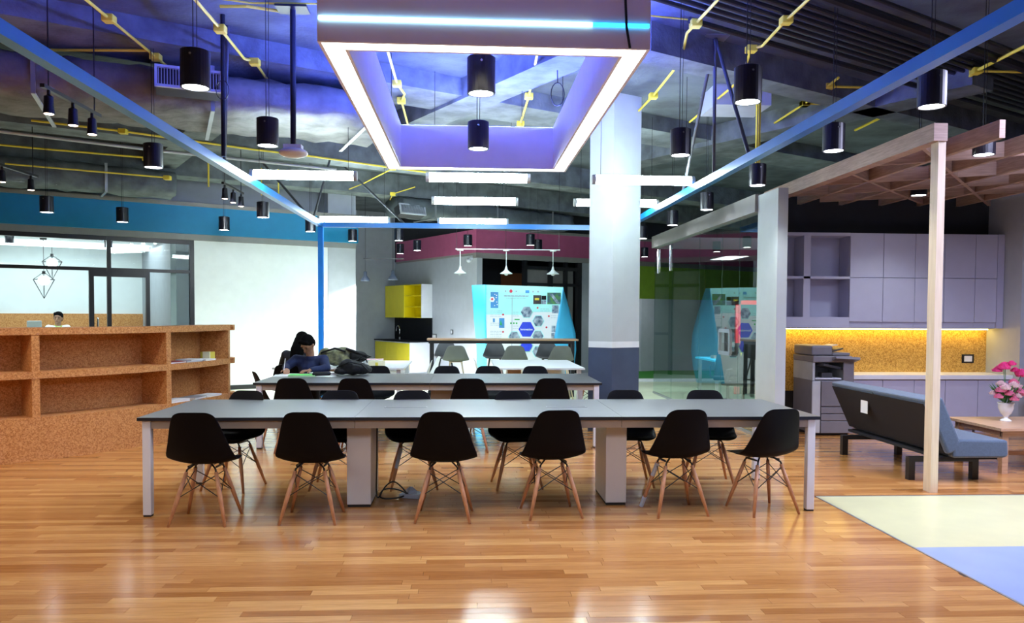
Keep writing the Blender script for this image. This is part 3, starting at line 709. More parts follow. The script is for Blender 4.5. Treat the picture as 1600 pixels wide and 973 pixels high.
# ------------------------------------------------------------------ blue steel frame
t = thing('blue_steel_frame', 'bright blue steel portal frame hung under the ceiling on three sides', 'frame', (.1, 8.3, 0))
MB().box(-2.44, -2.36, 2.2, 13.24, 2.92, 3.0).build('side_beam', M['bluebeam'], t, w=True)
MB().box(2.55, 2.63, 1.8, 13.24, 2.92, 3.0).build('side_beam', M['bluebeam'], t, w=True)
MB().box(-2.36, 2.55, 13.16, 13.24, 2.92, 3.0).build('back_beam', M['bluebeam'], t, w=True)
MB().box(-2.44, -2.36, 13.16, 13.24, 0, 2.92).build('post', M['bluebeam'], t, w=True)
for pts in ([(-2.36, 8.04, 4.33), (-2.40, 8.04, 3.0)], [(-1.62, 7.9, 4.33), (-1.62, 7.9, 4.2)]): pass
for a, b in (((-2.36, 8.04, 4.33), (-2.40, 8.04, 3.0)), ((2.5, 8.02, 4.33), (2.59, 9.5, 3.0)), ((2.5, 8.02, 4.33), (2.59, 8.3, 3.0)), ((2.5, 8.02, 4.33), (2.59, 7.25, 3.0)),
             ((-3.3, 12.9, 3.95), (-2.40, 12.0, 3.0)), ((-2.2, 12.9, 3.95), (-2.40, 12.6, 3.0)), ((-2.2, 13.8, 4.1), (-1.05, 13.2, 3.0))):
    MB().cyl(a, b, .018, n=8).build('hanger_rod', M['darkgreyplastic'], t, w=True)
MB().box(2.38, 2.62, 7.92, 8.12, 4.32, 4.335).build('hanger_plate', M['steel'], t, w=True)

# ------------------------------------------------------------------ black cylinder pendants
GP = 'black cylinder pendants under the ceiling'
def make_pendant():
    t = thing('pendant_light', 'x', 'pendant lamp', group=GP)
    MB().lathe([(.085, .235), (.092, .23), (.092, .0), (.080, .0), (.078, .03)][:3] + [(.080, .0), (.078, .02)], 28).build('lamp_cylinder', M['lamp_black'], t, smooth=False)
    MB().lathe([(.077, .004), (.077, .012)], 24).build('glowing_lens', M['e_disc'], t)
    MB().cyl((-.012, 0, .235), (-.012, 0, 1.36), .0035, n=6).cyl((.012, 0, .235), (.012, 0, 1.36), .0025, n=6).build('cable', M['wire'], t)
    ld = D.lights.new('pendant_beam', 'SPOT'); ld.energy = 30; ld.spot_size = math.radians(125); ld.spot_blend = .7; ld.shadow_soft_size = .07; ld.color = (.90, .97, 1.0)
    lo = D.objects.new('pendant_beam', ld); COL.objects.link(lo); lo.parent = t; lo.location = (0, 0, -.012)
    MB().cyl((.0, -.092, .19), (.0, -.097, .19), .008, n=8).build('side_screw', M['chrome'], t)
    return t
pp = make_pendant()
P_ = [(-1.74, 5.23, 'large black cylinder pendant just below the left grille, upper left of the light box'), (-3.12, 8.13, 'black cylinder pendant left of the left blue beam'),
      (-1.72, 6.99, 'black cylinder pendant between the left blue beam and the light box'), (.085, 5.23, 'nearer of the two black cylinder pendants seen through the light box'),
      (.09, 6.97, 'farther of the two black cylinder pendants seen through the light box'), (1.91, 7.1, 'black cylinder pendant just right of the white column'),
      (1.88, 5.3, 'large black cylinder pendant among the tripod hangers on the right'), (3.18, 6.8, 'black cylinder pendant right of the right blue beam, over the long wooden beam'),
      (3.17, 5.32, 'large black cylinder pendant above the pergola post corner'), (3.2, 8.67, 'black cylinder pendant by the vertical yellow pipe'),
      (-6.10, 11.94, 'leftmost black cylinder pendant against the blue band'), (-5.52, 13.1, 'second black cylinder pendant from the left against the blue band'),
      (-4.25, 14.2, 'third black cylinder pendant from the left against the blue band'), (-3.09, 12.25, 'black cylinder pendant against the blue band next to the left blue beam'),
      (-2.78, 14.3, 'black cylinder pendant at the corner where the blue post meets the beam'), (-2.3, 16.1, 'black cylinder pendant half hidden by the end of the blue band'),
      (.006, 16.9, 'black cylinder pendant against the plum band, between two white shade lamps'), (-1.15, 18.3, 'black cylinder pendant over the right half of the yellow wall cabinet'),
      (-1.62, 19.3, 'black cylinder pendant at the left tip of the plum band'), (-1.36, 15.86, 'black cylinder pendant just under the blue back beam'),
      (1.31, 16.6, 'left of two close black cylinder pendants beside the white column'), (1.58, 17.8, 'right of two close black cylinder pendants beside the white column'),
      (3.26, 10.73, 'black cylinder pendant nearest above the glass wall header'), (3.28, 12.62, 'middle black cylinder pendant above the glass wall header'),
      (3.3, 14.9, 'farthest black cylinder pendant above the glass wall header, by the column'), (4.4, 19.6, 'black cylinder pendant in front of the green wall'),
      (4.57, 6.85, 'black cylinder pendant hanging inside the wooden pergola'),
      (5.35, 9.2, 'unlit looking black pendant deep inside the pergola near its dark wall')]
for i, (x_, y_, lb) in enumerate(P_):
    if i == 0: pp.location = (x_, y_, 2.95); pp['label'] = lb
    else: dup(pp, (x_, y_, 2.95), 0, lb)

# ------------------------------------------------------------------ linear tube lights
GT = 'glowing linear lights hung over the tables'
def make_tube():
    t = thing('linear_light', 'x', 'light fixture', group=GT)
    MB().tube([(-.56, 0, 0), (.56, 0, 0)], .052, 14).build('glowing_tube', M['e_tube'], t, smooth=False)
    for s_ in (-1, 1): MB().cyl((s_ * .56, 0, 0), (s_ * .60, 0, 0), .056, n=14).build('end_cap', M['copier_l'], t)
    MB().cyl((-.5, 0, .05), (-.5, 0, 1.2), .003, n=6).cyl((.5, 0, .05), (.5, 0, 1.2), .003, n=6).build('wire', M['wire'], t)
    return t
tp = make_tube()
for i, (x_, y_, lb) in enumerate([(-1.86, 9.2, 'glowing linear light at the left of the nearest row, by the left blue beam'), (.12, 9.2, 'glowing linear light centred just below the light box'),
        (2.04, 9.2, 'glowing linear light crossing in front of the white column'), (.10, 11.1, 'glowing linear light in the middle of the second row'),
        (2.08, 11.1, 'glowing linear light behind the white column'), (.09, 13.55, 'glowing linear light just above the blue back beam, in the middle'),
        (-1.9, 13.5, 'glowing linear light above the left end of the blue back beam')]):
    if i == 0: tp.location = (x_, y_, 3.08); tp['label'] = lb
    else: dup(tp, (x_, y_, 3.08), 0, lb)

# ------------------------------------------------------------------ shade lamps over the bar table and kitchen
t = thing('track_lamp_rail', 'thin white rail carrying the three white shade lamps over the bar table', 'rail', (.72, 14.6, 2.68))
MB().box(-.22, 1.70, 14.59, 14.61, 2.69, 2.705).build('rail', M['lamp_white'], t, w=True)
for x_ in (-.20, .70, 1.68): MB().cyl((x_, 14.6, 2.7), (x_, 14.6, 4.33), .004, n=6).build('wire', M['wire'], t, w=True)
sp_ = thing('white_shade_lamp', 'left white cone shade lamp over the bar table', 'pendant lamp', (-.134, 14.6, 2.25), group='white shade lamps over the bar table')
MB().lathe([(.115, 0.0), (.112, .012), (.06, .045), (.03, .075), (.018, .12), (.008, .15)], 24).build('shade', M['lamp_white'], sp_, smooth=True)
MB().cyl((0, 0, .15), (0, 0, .42), .006, n=8).build('stem', M['lamp_white'], sp_)
MB().cyl((0, 0, .42), (0, 0, .44), .06, n=20).build('rail_cap', M['lamp_white'], sp_)
MB().ell((0, 0, -.005), (.035, .035, .025)).build('bulb', M['lamp_white'], sp_, smooth=True)
dup(sp_, (.711, 14.6, 2.25), 0, 'middle white cone shade lamp over the bar table')
dup(sp_, (1.573, 14.6, 2.25), 0, 'right white cone shade lamp over the bar table')
t = thing('dark_lamp_rail', 'dark rail with the two grey bell lamps near the yellow cabinet', 'rail', (-1.9, 17, 2.66))
MB().box(-2.2, -1.35, 16.99, 17.01, 2.66, 2.68).build('rail', M['wire'], t, w=True)
for x_ in (-2.16, -1.58): MB().cyl((x_, 17, 2.68), (x_, 17, 4.33), .005, n=6).build('rod', M['wire'], t, w=True)
bl = thing('grey_bell_lamp', 'left grey bell lamp by the grey wall', 'pendant lamp', (-2.16, 17, 2.19), group='grey bell lamps by the kitchen')
MB().lathe([(.10, 0), (.098, .02), (.085, .06), (.05, .10), (.035, .12), (.035, .2), (.02, .21)], 20).build('shade', M['lamp_grey'], bl, smooth=True)
MB().cyl((0, 0, .21), (0, 0, .47), .004, n=6).build('cord', M['wire'], bl)
MB().ell((0, 0, .05), (.035, .035, .045)).build('bulb', M['e_bulb'], bl, smooth=True)
ld = D.lights.new('bell_beam', 'SPOT'); ld.energy = 340; ld.spot_size = math.radians(150); ld.spot_blend = .6; ld.shadow_soft_size = .05; ld.color = (.95, .98, 1.0)
lo = D.objects.new('bell_beam', ld); COL.objects.link(lo); lo.parent = bl; lo.location = (0, 0, -.02)
dup(bl, (-1.58, 17, 2.22), 0, 'right grey bell lamp, nearer the yellow wall cabinet')

# ------------------------------------------------------------------ spot tracks
def track(x_, y0, y1, z, ys, label, brights, labs):
    t = thing('spotlight_track', label, 'lighting track', (x_, (y0 + y1) / 2, z))
    MB().box(x_ - .018, x_ + .018, y0, y1, z, z + .03).build('rail', M['wire'], t, w=True)
    for yy in (y0 + .1, y1 - .1): MB().cyl((x_, yy, z + .03), (x_, yy, 4.33), .006, n=6).build('hanger', M['wire'], t, w=True)
    for yy, b, lb in zip(ys, brights, labs):
        s_ = thing('track_spotlight', lb, 'spotlight', (x_, yy, z), group='spotlights on ceiling tracks')
        MB().cyl((0, 0, 0), (0, 0, -.05), .014, n=8).build('mount', M['wire'], s_)
        MB().lathe([(.022, 0), (.036, -.01), (.040, -.10), (.046, -.15), (.038, -.15), (.034, -.14)], 18, c=(0, 0, -.04)).build('spot_head', M['lamp_black'], s_, smooth=False)
        MB().lathe([(.036, -.146), (.036, -.142)], 16, c=(0, 0, -.045)).build('glowing_lens', M['e_track'], s_)
        if b:
            ld = D.lights.new('spot_beam', 'SPOT'); ld.energy = 32 * b; ld.spot_size = math.radians(75); ld.spot_blend = 1.0; ld.shadow_soft_size = .035; ld.color = (.92, .97, 1.0) if b > 1 else (1.0, .85, .7)
            lo = D.objects.new('spot_beam', ld); COL.objects.link(lo); lo.parent = s_; lo.location = (0, 0, -.20)
            lo.rotation_euler = Vector((-.9 if b > 1 else -.4, 4.0 if b > 1 else .6, -1.3)).to_track_quat('-Z', 'Y').to_euler()
track(-3.42, 6.65, 7.65, 3.32, (6.75, 7.15, 7.5), 'black spotlight track nearest the camera at the upper left', (.3, .3, .3), ('left spotlight on the nearest track at upper left', 'middle spotlight on the nearest track at upper left', 'right spotlight on the nearest track at upper left'))
track(-5.74, 9.6, 11.0, 3.3, (10.2, 10.85), 'black spotlight track at the far left above the blue band', (.3, .3), ('dimmer spotlight at the far left above the blue band', 'glaring warm spotlight at the far left above the blue band'))
track(-3.4, 11.3, 12.3, 3.3, (11.4, 11.8, 12.2), 'black spotlight track beside the left blue beam', (1.01, 1.01, 1.01), ('first of three small spotlights beside the left blue beam', 'middle of three small spotlights beside the left blue beam', 'last of three small spotlights beside the left blue beam'))

# projector on a pole
t = thing('ceiling_projector', 'white rounded projector hanging on a dark pole beside the light box', 'projector', (-1.58, 7.35, 2.93))
MB().cyl((-1.58, 7.35, 3.03), (-1.58, 7.35, 4.25), .026, n=12).build('pole', M['lamp_black'], t, w=True)
MB().box(-1.72, -1.44, 7.25, 7.45, 4.24, 4.26).build('ceiling_plate', M['wire'], t, w=True)
o = MB().ell((-1.58, 7.35, 2.965), (.13, .12, .045), 20, 10).build('housing', M['white'], t, smooth=True, w=True)
MB().box(-1.66, -1.50, 7.30, 7.40, 3.0, 3.035).build('bracket', M['white'], t, w=True)
t = thing('dropped_pole', 'bare dark pole hanging from the ceiling beside the left pendant with a cable loop', 'pole', (-2.32, 7.6, 3.0))
MB().cyl((-2.32, 7.75, 3.0), (-2.32, 7.75, 4.33), .022, n=10).build('pole', M['lamp_black'], t, w=True)
m_ = MB(); m_.tube([(-2.32 + .06 * math.sin(a), 7.73, 3.62 + .09 * math.cos(a)) for a in [2 * PI * k / 16 for k in range(17)]], .004, 6); m_.build('cable_loop', M['wire'], t, w=True)
t = thing('hanging_cable', 'black cable with a looped end hanging inside the light box opening', 'cable', (.94, 8.4, 3.6))
m_ = MB(); m_.tube([(.93, 8.4, 4.33), (.94, 8.4, 3.95)] + [(.94 + .07 * math.sin(a), 8.4, 3.83 + .12 * math.cos(a)) for a in [2 * PI * k / 16 for k in range(17)]], .006, 6); m_.build('cable', M['wire'], t, w=True)

# ------------------------------------------------------------------ conduits, pipes, ducts
def conduit(pts, z, label, boxes=(), r=.014, m='yconduit', name='yellow_conduit', cat='conduit'):
    if z == 4.15: pts = [(p[0] * .963, p[1] * .963) for p in pts]
    p0 = pts[0]
    t = thing(name, label, cat, (p0[0], p0[1], z))
    P3 = [(p[0], p[1], p[2] if len(p) > 2 else z) for p in pts]
    MB().tube(P3, r, 8).build('pipe', M[m], t, w=True)
    for i in boxes:
        q = P3[i]
        MB().box(q[0] - .05, q[0] + .05, q[1] - .05, q[1] + .05, q[2] - .035, q[2] + .03).build('junction_box', M[m], t, w=True, bevel=.008)
    return t
conduit([(-3.15, 3.5), (-3.15, 7.25), (-3.15, 8.3), (-3.16, 9.6)], 4.09, 'yellow conduit crossing the upper left ceiling towards the big pendant', (1, 2))
conduit([(-3.15, 8.1), (-3.5, 8.12), (-4.3, 8.17)], 4.09, 'short yellow conduit branching left under the upper left beam')
conduit([(-2.24, 4), (-2.24, 7.41), (-2.26, 8.25), (-2.18, 8.35), (-2.25, 9.9)], 4.08, 'pale yellow conduit running left of the light box', (1, 3))
conduit([(-2.24, 7.41), (-2.0, 7.39), (-1.65, 7.52), (-1.58, 7.5), (-1.58, 7.35, 4.26)], 4.28, 'pale conduit feeding the projector pole')
conduit([(-2.31, 7.19), (-1.95, 7.31), (-.9, 7.27)], 4.28, 'thin pale conduit running into the light box', r=.008)
conduit([(2.16, 5.6), (2.16, 6.88), (2.13, 7.44), (2.12, 7.7), (2.29, 8.53), (2.31, 9.91), (2.28, 10.9)], 4.15, 'yellow conduit between the light box and the white column', (2, 5))
conduit([(2.13, 7.44), (1.7, 7.36), (.9, 7.3)], 4.28, 'thin pale conduit on the right going into the light box', r=.008)
conduit([(2.93, 5.6), (2.94, 7.3), (2.98, 8.01), (2.9, 8.1), (3.08, 8.81), (3.16, 9.43), (3.14, 11.2)], 4.15, 'yellow conduit zigzagging behind the tripod hangers', (1, 3))
conduit([(5.6, 7.2), (5.65, 8.64), (5.77, 9.05), (5.79, 9.46), (5.68, 10.14), (5.7, 11.5)], 4.15, 'yellow conduit at the far right above the pergola', (1, 4), r=.018)
conduit([(5.68, 8.64), (6.3, 8.64), (8.5, 8.7)], 4.15, 'yellow conduit leaving the frame at the right above the pergola')
conduit([(4.25, 9.0), (4.34, 10.12), (4.37, 12.4)], 4.15, 'yellow conduit left of the right blue beam', (1,))
conduit([(3.68, 9.35), (4.3, 9.35), (4.9, 9.36)], 4.15, 'short yellow cross conduit near the square ceiling block', (1,))
conduit([(4.34, 10.12), (5.68, 10.14)], 4.15, 'yellow cross conduit passing behind the right pendants', (0,))
conduit([(-.78, 7.2), (-.79, 8.98), (-.74, 9.4), (-.8, 9.68), (-.82, 11.4)], 4.07, 'yellow conduit seen through the left of the light box opening', (1, 3))
conduit([(.67, 7.4), (.72, 9.48), (.71, 10.83)], 4.1, 'yellow conduit seen through the right of the light box opening', (1, 2))
conduit([(-8.3, 11.0), (-6.42, 12.02), (-5.0, 12.65), (-5.0, 12.75)], 3.9, 'yellow conduit along the left wall, upper of two', (3,))
conduit([(-5.45, 10.33), (-4.55, 10.85), (-3.15, 11.9), (-2.43, 12.3), (-1.23, 13.2), (-.2, 13.9)], 3.9, 'long yellow conduit sweeping from the left spotlights to the tube lights', (1, 4))
conduit([(-1.25, 13.2), (-1.9, 14.7), (-2.26, 15.4)], 3.88, 'thin yellow conduit slanting back behind the tube lights', r=.01)
conduit([(-.98, 14.9), (-1.47, 15.8), (-1.6, 16.6)], 3.86, 'small yellow conduit with a box over the kitchen corner', (1,), r=.01)
conduit([(-6.6, 11.8, 3.62), (-4.7, 12.8, 3.62)], 3.6, 'yellow conduit above the vent at the left, lower of two', (1,), r=.012)
conduit([(3.3, 8.95, 4.3), (3.3, 8.95, 3.05)], 4.3, 'vertical yellow pipe beside the end of the glass wall', r=.03)
conduit([(-4.1, 12.9, 3.9), (-4.1, 12.9, 3.5)], 3.9, 'vertical yellow conduit above the blue band, left of the small spotlights', r=.014)
conduit([(-3.4, 13.4, 3.9), (-3.4, 13.4, 3.45)], 3.9, 'left of the pair of vertical yellow conduits at the corner of the blue frame', r=.012)
conduit([(-3.15, 13.5, 3.9), (-3.15, 13.5, 3.45)], 3.9, 'right of the pair of vertical yellow conduits at the corner of the blue frame', r=.012)
conduit([(-9, 8.1, 3.7), (-5.675, 10.057, 3.7), (-4.153, 11.1, 3.7), (-2.0, 12.3, 3.7)], 3.7, 'silver pipe crossing the left side under the duct', r=.022, m='steel', name='silver_pipe', cat='pipe')
# black pipes running up to the right
un = Vector((-S30, C30))
ords = ['lowest', 'second', 'third', 'fourth', 'fifth', 'sixth', 'seventh']
for i in range(7):
    p = Vector((1.70, 6.85)) - un * (-.02 + i * .105)
    a = p - Vector((C30, S30)) * 1.5; b = p + Vector((C30, S30)) * 9
    t = thing('black_pipe', ['black ceiling pipe farthest from us in the bundle at upper right', 'second black ceiling pipe from the far side of the bundle', 'third black ceiling pipe from the far side of the bundle', 'middle black ceiling pipe of the bundle of seven', 'third black ceiling pipe from the near side of the bundle', 'second black ceiling pipe from the near side of the bundle', 'black ceiling pipe nearest to us in the bundle of seven'][i], 'pipe', (a.x, a.y, 4.22), group='bundle of black ceiling pipes')
    MB().cyl((a.x, a.y, 4.22), (b.x, b.y, 4.22), .022, n=8).build('pipe', M['blackpipe'], t, w=True)
for k, (q, r, lb) in enumerate((((2.3, 6.55), .022, 'single black ceiling pipe in front of the bundle at the upper right'), ((2.85, 6.5), .05, 'thick black ceiling pipe crossing the upper right'), ((3.0, 6.35), .022, 'thin black pipe beside the thick one at the upper right'), ((3.0, 7.75), .03, 'black ceiling pipe passing just behind the bundle'), ((4.6, 6.4), .04, 'black ceiling pipe at the extreme upper right'))):
    t = thing('black_pipe', lb, 'pipe', (q[0], q[1], 4.2))
    MB().cyl((q[0] - 1.0, q[1] - .58, 4.18), (q[0] + 7.8, q[1] + 4.5, 4.18), r, n=10).build('pipe', M['blackpipe'], t, w=True)
t = thing('ceiling_block', 'square grey concrete block under the ceiling right of the tripod hangers', 'block', (3.35, 9.9, 4.1))
MB().box(3.0, 3.7, 9.6, 10.2, 4.08, 4.33).build('block_body', M['wall_grey'], t, w=True)
# ducts
dd = Vector((math.cos(math.radians(20)), math.sin(math.radians(20)))); dn = Vector((-dd.y, dd.x))
def duct(p, l0, l1, wd, z0, z1, ang, m, label, seams=True, name='air_duct'):
    t = thing(name, label, 'duct', (p[0], p[1], z0))
    Mx = Matrix.Translation((p[0], p[1], 0)) @ Matrix.Rotation(math.radians(ang), 4, 'Z')
    # wavy wrapped body
    n = int((l1 - l0) / .16); vs = []; fs = []; K = 16
    for i in range(n + 1):
        x_ = l0 + (l1 - l0) * i / n
        for k in range(K):
            a = 2 * PI * (k + .5) / K; cx, cz = math.cos(a), math.sin(a); q = max(abs(cx), abs(cz)); q = q ** .8
            yy = wd / 2 + cx / q * wd / 2; zz = (z0 + z1) / 2 + cz / q * (z1 - z0) / 2
            j = .022
            vs.append(Mx @ Vector((x_, yy + random.uniform(-j, j), zz + random.uniform(-j, j))))
    for i in range(n):
        for k in range(K):
            k2 = (k + 1) % K; fs.append((i * K + k, i * K + k2, (i + 1) * K + k2, (i + 1) * K + k))
    fs.append(tuple(range(K - 1, -1, -1))); fs.append(tuple(n * K + k for k in range(K)))
    MB().add(vs, fs).build('duct_body', m, t, smooth=True, w=True)
    x_ = l0 + .7
    while x_ < l1 - .2:
        m_ = MB(); m_.M = Mx; m_.box(x_, x_ + .04, -.03, wd + .03, z0 - .035, z0 - .02).box(x_, x_ + .04, -.035, -.02, z0 - .03, z1); m_.build('duct_strap', M['steel'], t, w=True); x_ += 1.6
    return t
duct((-4.25, 7.85), -7, 3.6, 1.45, 3.62, 4.05, 20, M['foil'], 'wide silver insulated air duct crossing the upper left ceiling')
duct((-7.2, 12.6), -4, 2.6, .7, 3.50, 3.93, 30, M['beam'], 'dark air duct above the blue band at the far left')
duct((-2.0, 15.6), .9, 5.5, .8, 3.50, 3.88, 35, M['concrete'], 'dark air duct above the plum band in the middle')
def grille(c, ang, wd, h, tilt, label):
    t = thing('air_grille', label, 'vent', (0, 0, 0)); t.location = c; t.rotation_euler = (tilt, 0, math.radians(ang))
    m_ = MB().box(-wd / 2, wd / 2, 0, .03, -h / 2, -h / 2 + .025).box(-wd / 2, wd / 2, 0, .03, h / 2 - .025, h / 2).box(-wd / 2, -wd / 2 + .025, 0, .03, -h / 2, h / 2).box(wd / 2 - .025, wd / 2, 0, .03, -h / 2, h / 2)
    m_.build('grille_frame', M['wall_grey'], t)
    n = 22
    m_ = MB()
    for i in range(n):
        x_ = -wd / 2 + .035 + (wd - .07) * i / (n - 1); m_.box(x_ - .004, x_ + .004, .004, .026, -h / 2 + .025, h / 2 - .025)
    o = m_.build('louvre_blades', M['grey2'], t); o['kind'] = 'stuff'
    MB().box(-wd / 2 + .01, wd / 2 - .01, .03, .25, -h / 2 + .01, h / 2 - .01).build('plenum_box', M['darkwall'], t)
grille((-2.72, 8.0, 3.80), 20, .62, .22, -.15, 'purple-lit rectangular air grille on the side of the silver duct')
grille((-6.8, 12.95, 3.63), 30, .62, .20, 0, 'rectangular air grille above the blue band at the left')
grille((-1.1, 16.2, 3.62), 35, .6, .22, -.3, 'rectangular air grille above the plum band near the middle')

# ------------------------------------------------------------------ pergola
t = thing('wooden_pergola', 'slatted wooden pergola on a pale post over the grey sofa', 'pergola', (4.0, 6.6, 0))
MB().box(3.985, 4.05, 6.57, 6.68, 0, 3.0).build('post', M['postwood'], t, w=True)
MB().box(3.93, 4.05, 6.55, 10.4, 3.0, 3.15).build('edge_beam', M['pergola'], t, w=True)
for x_ in (4.40, 4.97, 5.52, 6.05, 6.6, 7.15): MB().box(x_, x_ + .05, 6.4, 10.45 if x_ < 7 else 9.8, 3.0, 3.15).build('beam', M['pergola'], t, w=True)
def slat(a, b): MB().bar((a[0], a[1], 3.07), (b[0], b[1], 3.07), .035, .138).build('cross_slat', M['pergola'], t, w=True)
slat((4.05, 7.68), (7.2, 5.95)); slat((4.05, 8.9), (7.2, 7.15)); slat((4.05, 9.75), (7.2, 8.0)); slat((4.6, 10.2), (7.2, 8.85))
slat((4.05, 6.9), (7.0, 10.35)); slat((4.05, 8.2), (6.0, 10.25)); slat((5.7, 6.6), (7.2, 8.3))
# ------------------------------------------------------------------ niche joinery
t = thing('open_wall_shelf', 'open violet light-tinted white wall shelf of four compartments left of the wall cabinets', 'shelf', (4.36, 10.3, 1.34))
MB().box(4.12, 5.0, 10.46, 10.484, 1.46, 2.58).build('back_panel', M['cab_cast_in'], t, w=True)
MB().box(4.12, 5.0, 10.15, 10.46, 1.36, 1.50).build('bottom_board', M['lav'], t, w=True)
MB().box(4.12, 5.0, 10.15, 10.46, 2.56, 2.60).build('top_board', M['lav'], t, w=True)
MB().box(4.12, 5.0, 10.15, 10.46, 2.0, 2.03).build('middle_board', M['lav'], t, w=True)
MB().box(4.38, 4.47, 10.15, 10.46, 1.50, 2.56).build('divider', M['lav'], t, w=True)
xs = [5.0, 5.45, 5.88, 6.28, 6.70, 7.0]
nm = ['first', 'second', 'third', 'fourth', 'fifth']
for i in range(5):
    a, b = xs[i], xs[i + 1]
    t = thing('wall_cabinet', f'{nm[i]} violet light-tinted white wall cabinet column from the left, beside the open shelf' if i == 0 else f'{nm[i]} violet light-tinted white wall cabinet column counted from the open shelf', 'cabinet', ((a + b) / 2, 10.3, 1.34), group='violet light-tinted white wall cabinets in the niche')
    MB().box(a + .001, b - .001, 10.17, 10.48, 1.36, 2.60).build('carcass', M['cab_cast_in'], t, w=True)
    MB().box(a + .003, b - .003, 10.15, 10.168, 1.44, 2.015).build('door', M['lav'], t, w=True, bevel=.002)
    MB().box(a + .003, b - .003, 10.15, 10.168, 2.022, 2.598).build('door', M['lav'], t, w=True, bevel=.002)
t = thing('filler_panel', 'narrow violet light-tinted end panel closing the wall cabinets at the side wall', 'panel', (7.04, 10.3, 1.34)); MB().box(7.002, 7.095, 10.15, 10.48, 1.36, 2.60).build('panel', M['cab_cast_in'], t, w=True)
t = thing('under_cabinet_light', 'warm light strip hidden beneath the wall cabinets washing the cork', 'light fixture', (5.4, 10.35, 1.34))
MB().box(4.15, 7.05, 10.38, 10.42, 1.335, 1.348).build('glowing_strip', M['e_under'], t, w=True)
MB().box(4.14, 7.08, 10.36, 10.44, 1.348, 1.359).build('housing', M['lav'], t, w=True)
xb = [4.95, 5.37, 5.79, 6.21, 6.65, 7.095]
for i in range(5):
    a, b = xb[i], xb[i + 1]
    t = thing('base_cabinet', f'{nm[i]} violet light-tinted white base cabinet counted from the copier', 'cabinet', ((a + b) / 2, 10.2, 0), group='violet light-tinted white base cabinets in the niche')
    MB().box(a + .001, b - .001, 9.98, 10.48, .06, .70).build('carcass', M['cab_cast_in'], t, w=True)
    MB().box(a + .02, b - .02, 10.03, 10.45, 0, .06).build('plinth', M['cab_cast_in'], t, w=True)
    MB().box(a + .003, b - .003, 9.96, 9.978, .08, .69).build('door', M['lav'], t, w=True, bevel=.002)
t = thing('worktop', 'white worktop running over the base cabinets under the cork wall', 'worktop', (6.0, 10.2, .70)); MB().box(4.93, 7.098, 9.93, 10.484, .70, .755).build('slab', M['white'], t, w=True, bevel=.003)
def outlet(loc, rz, label, plate, inner, wd=.12, h=.08):
    t = thing('wall_socket', label, 'socket', loc, rz)
    MB().box(-wd / 2, wd / 2, -.012, 0, -h / 2, h / 2).build('plate', plate, t, bevel=.004)
    MB().box(-wd / 2 + .03, wd / 2 - .03, -.016, -.012, -h / 2 + .022, h / 2 - .022).build('insert', inner, t)
outlet((6.84, 10.484, .94), 0, 'black-framed socket on the yellow cork wall near the side wall', M['wire'], M['white'], .17, .12)
# ------------------------------------------------------------------ copier
t = thing('copier', 'tall grey office copier standing in front of the yellow cork wall', 'copier', (4.61, 10.0, 0))
cx0, cx1, cy0, cy1 = 4.34, 4.87, 9.75, 10.35
MB().box(cx0 + .01, cx1 - .01, cy0 + .01, cy1, .03, .70).build('lower_body', M['copier'], t, w=True, bevel=.01)
for z0, z1, n_ in ((.035, .185, 'paper_drawer'), (.195, .275, 'paper_drawer'), (.285, .365, 'paper_drawer'), (.375, .69, 'front_cover')):
    d_ = MB().box(cx0 + .12, cx1, cy0 - .012, cy0 + .012, z0, z1).build(n_, M['copier'], t, w=True, bevel=.005)
MB().box(cx0, cx0 + .11, cy0 - .012, cy0 + .012, .035, .69).build('corner_trim', M['copier_l'], t, w=True, bevel=.01)
MB().box(cx0 + .01, cx0 + .04, cy0 + .01, cy1, .70, .93).box(cx1 - .10, cx1 - .01, cy0 + .01, cy1, .70, .93).box(cx0 + .04, cx1 - .10, cy1 - .12, cy1, .70, .93).build('output_bay_walls', M['copier_l'], t, w=True)
MB().box(cx1 - .13, cx1 + .01, cy0 - .01, cy0 + .02, .66, .98).build('right_front_cover', M['copier'], t, w=True, bevel=.008)
MB().box(cx0 + .05, cx1 - .14, cy0 + .02, cy1 - .14, .71, .73).build('output_tray', M['white'], t, w=True, bevel=.004)
MB().box(cx0 + .16, cx0 + .30, cy0 + .08, cy0 + .2, .73, .79).build('tray_stop', M['copier_d'], t, w=True, bevel=.004)
m_ = MB(); m_.bar((cx0 + .08, cy0 + .1, .905), (cx1 - .14, cy0 + .2, .84), .3, .03, (0, 0, 1)); m_.build('upper_output_tray', M['copier_d'], t, w=True)
MB().box(cx0, cx1 - .02, cy0 - .02, cy1, .93, 1.01).build('scanner_body', M['copier'], t, w=True, bevel=.012)
m_ = MB(); m_.bar((cx0 + .25, cy0 - .05, .98), (cx1 + .03, cy0 - .05, .965), .14, .03, (0, .3, 1)); cp = m_.build('control_panel', M['copier'], t, w=True)
MB().box(cx0 + .28, cx0 + .40, cy0 - .10, cy0 - .03, .995, 1.004).build('display', M['copier_l'], cp).location = -Vector(t.location)
MB().box(cx0, cx0 + .27, cy0 + .02, cy1 - .02, 1.015, 1.14).build('document_feeder', M['copier'], t, w=True, bevel=.02)
m_ = MB(); m_.bar((cx0 + .26, cy0 + .28, 1.05), (cx1 - .08, cy0 + .28, 1.10), .34, .018, (0, 0, 1)); m_.build('document_tray', M['copier_d'], t, w=True)
m_ = MB(); m_.bar((cx0 + .24, cy0 + .28, 1.115), (cx0 + .40, cy0 + .28, 1.145), .25, .008, (0, 0, 1)); m_.build('paper_guide', M['copier_l'], t, w=True)
MB().box(cx0 + .27, cx1 - .03, cy0 + .03, cy1 - .03, 1.012, 1.05).build('platen_cover', M['copier'], t, w=True, bevel=.008)
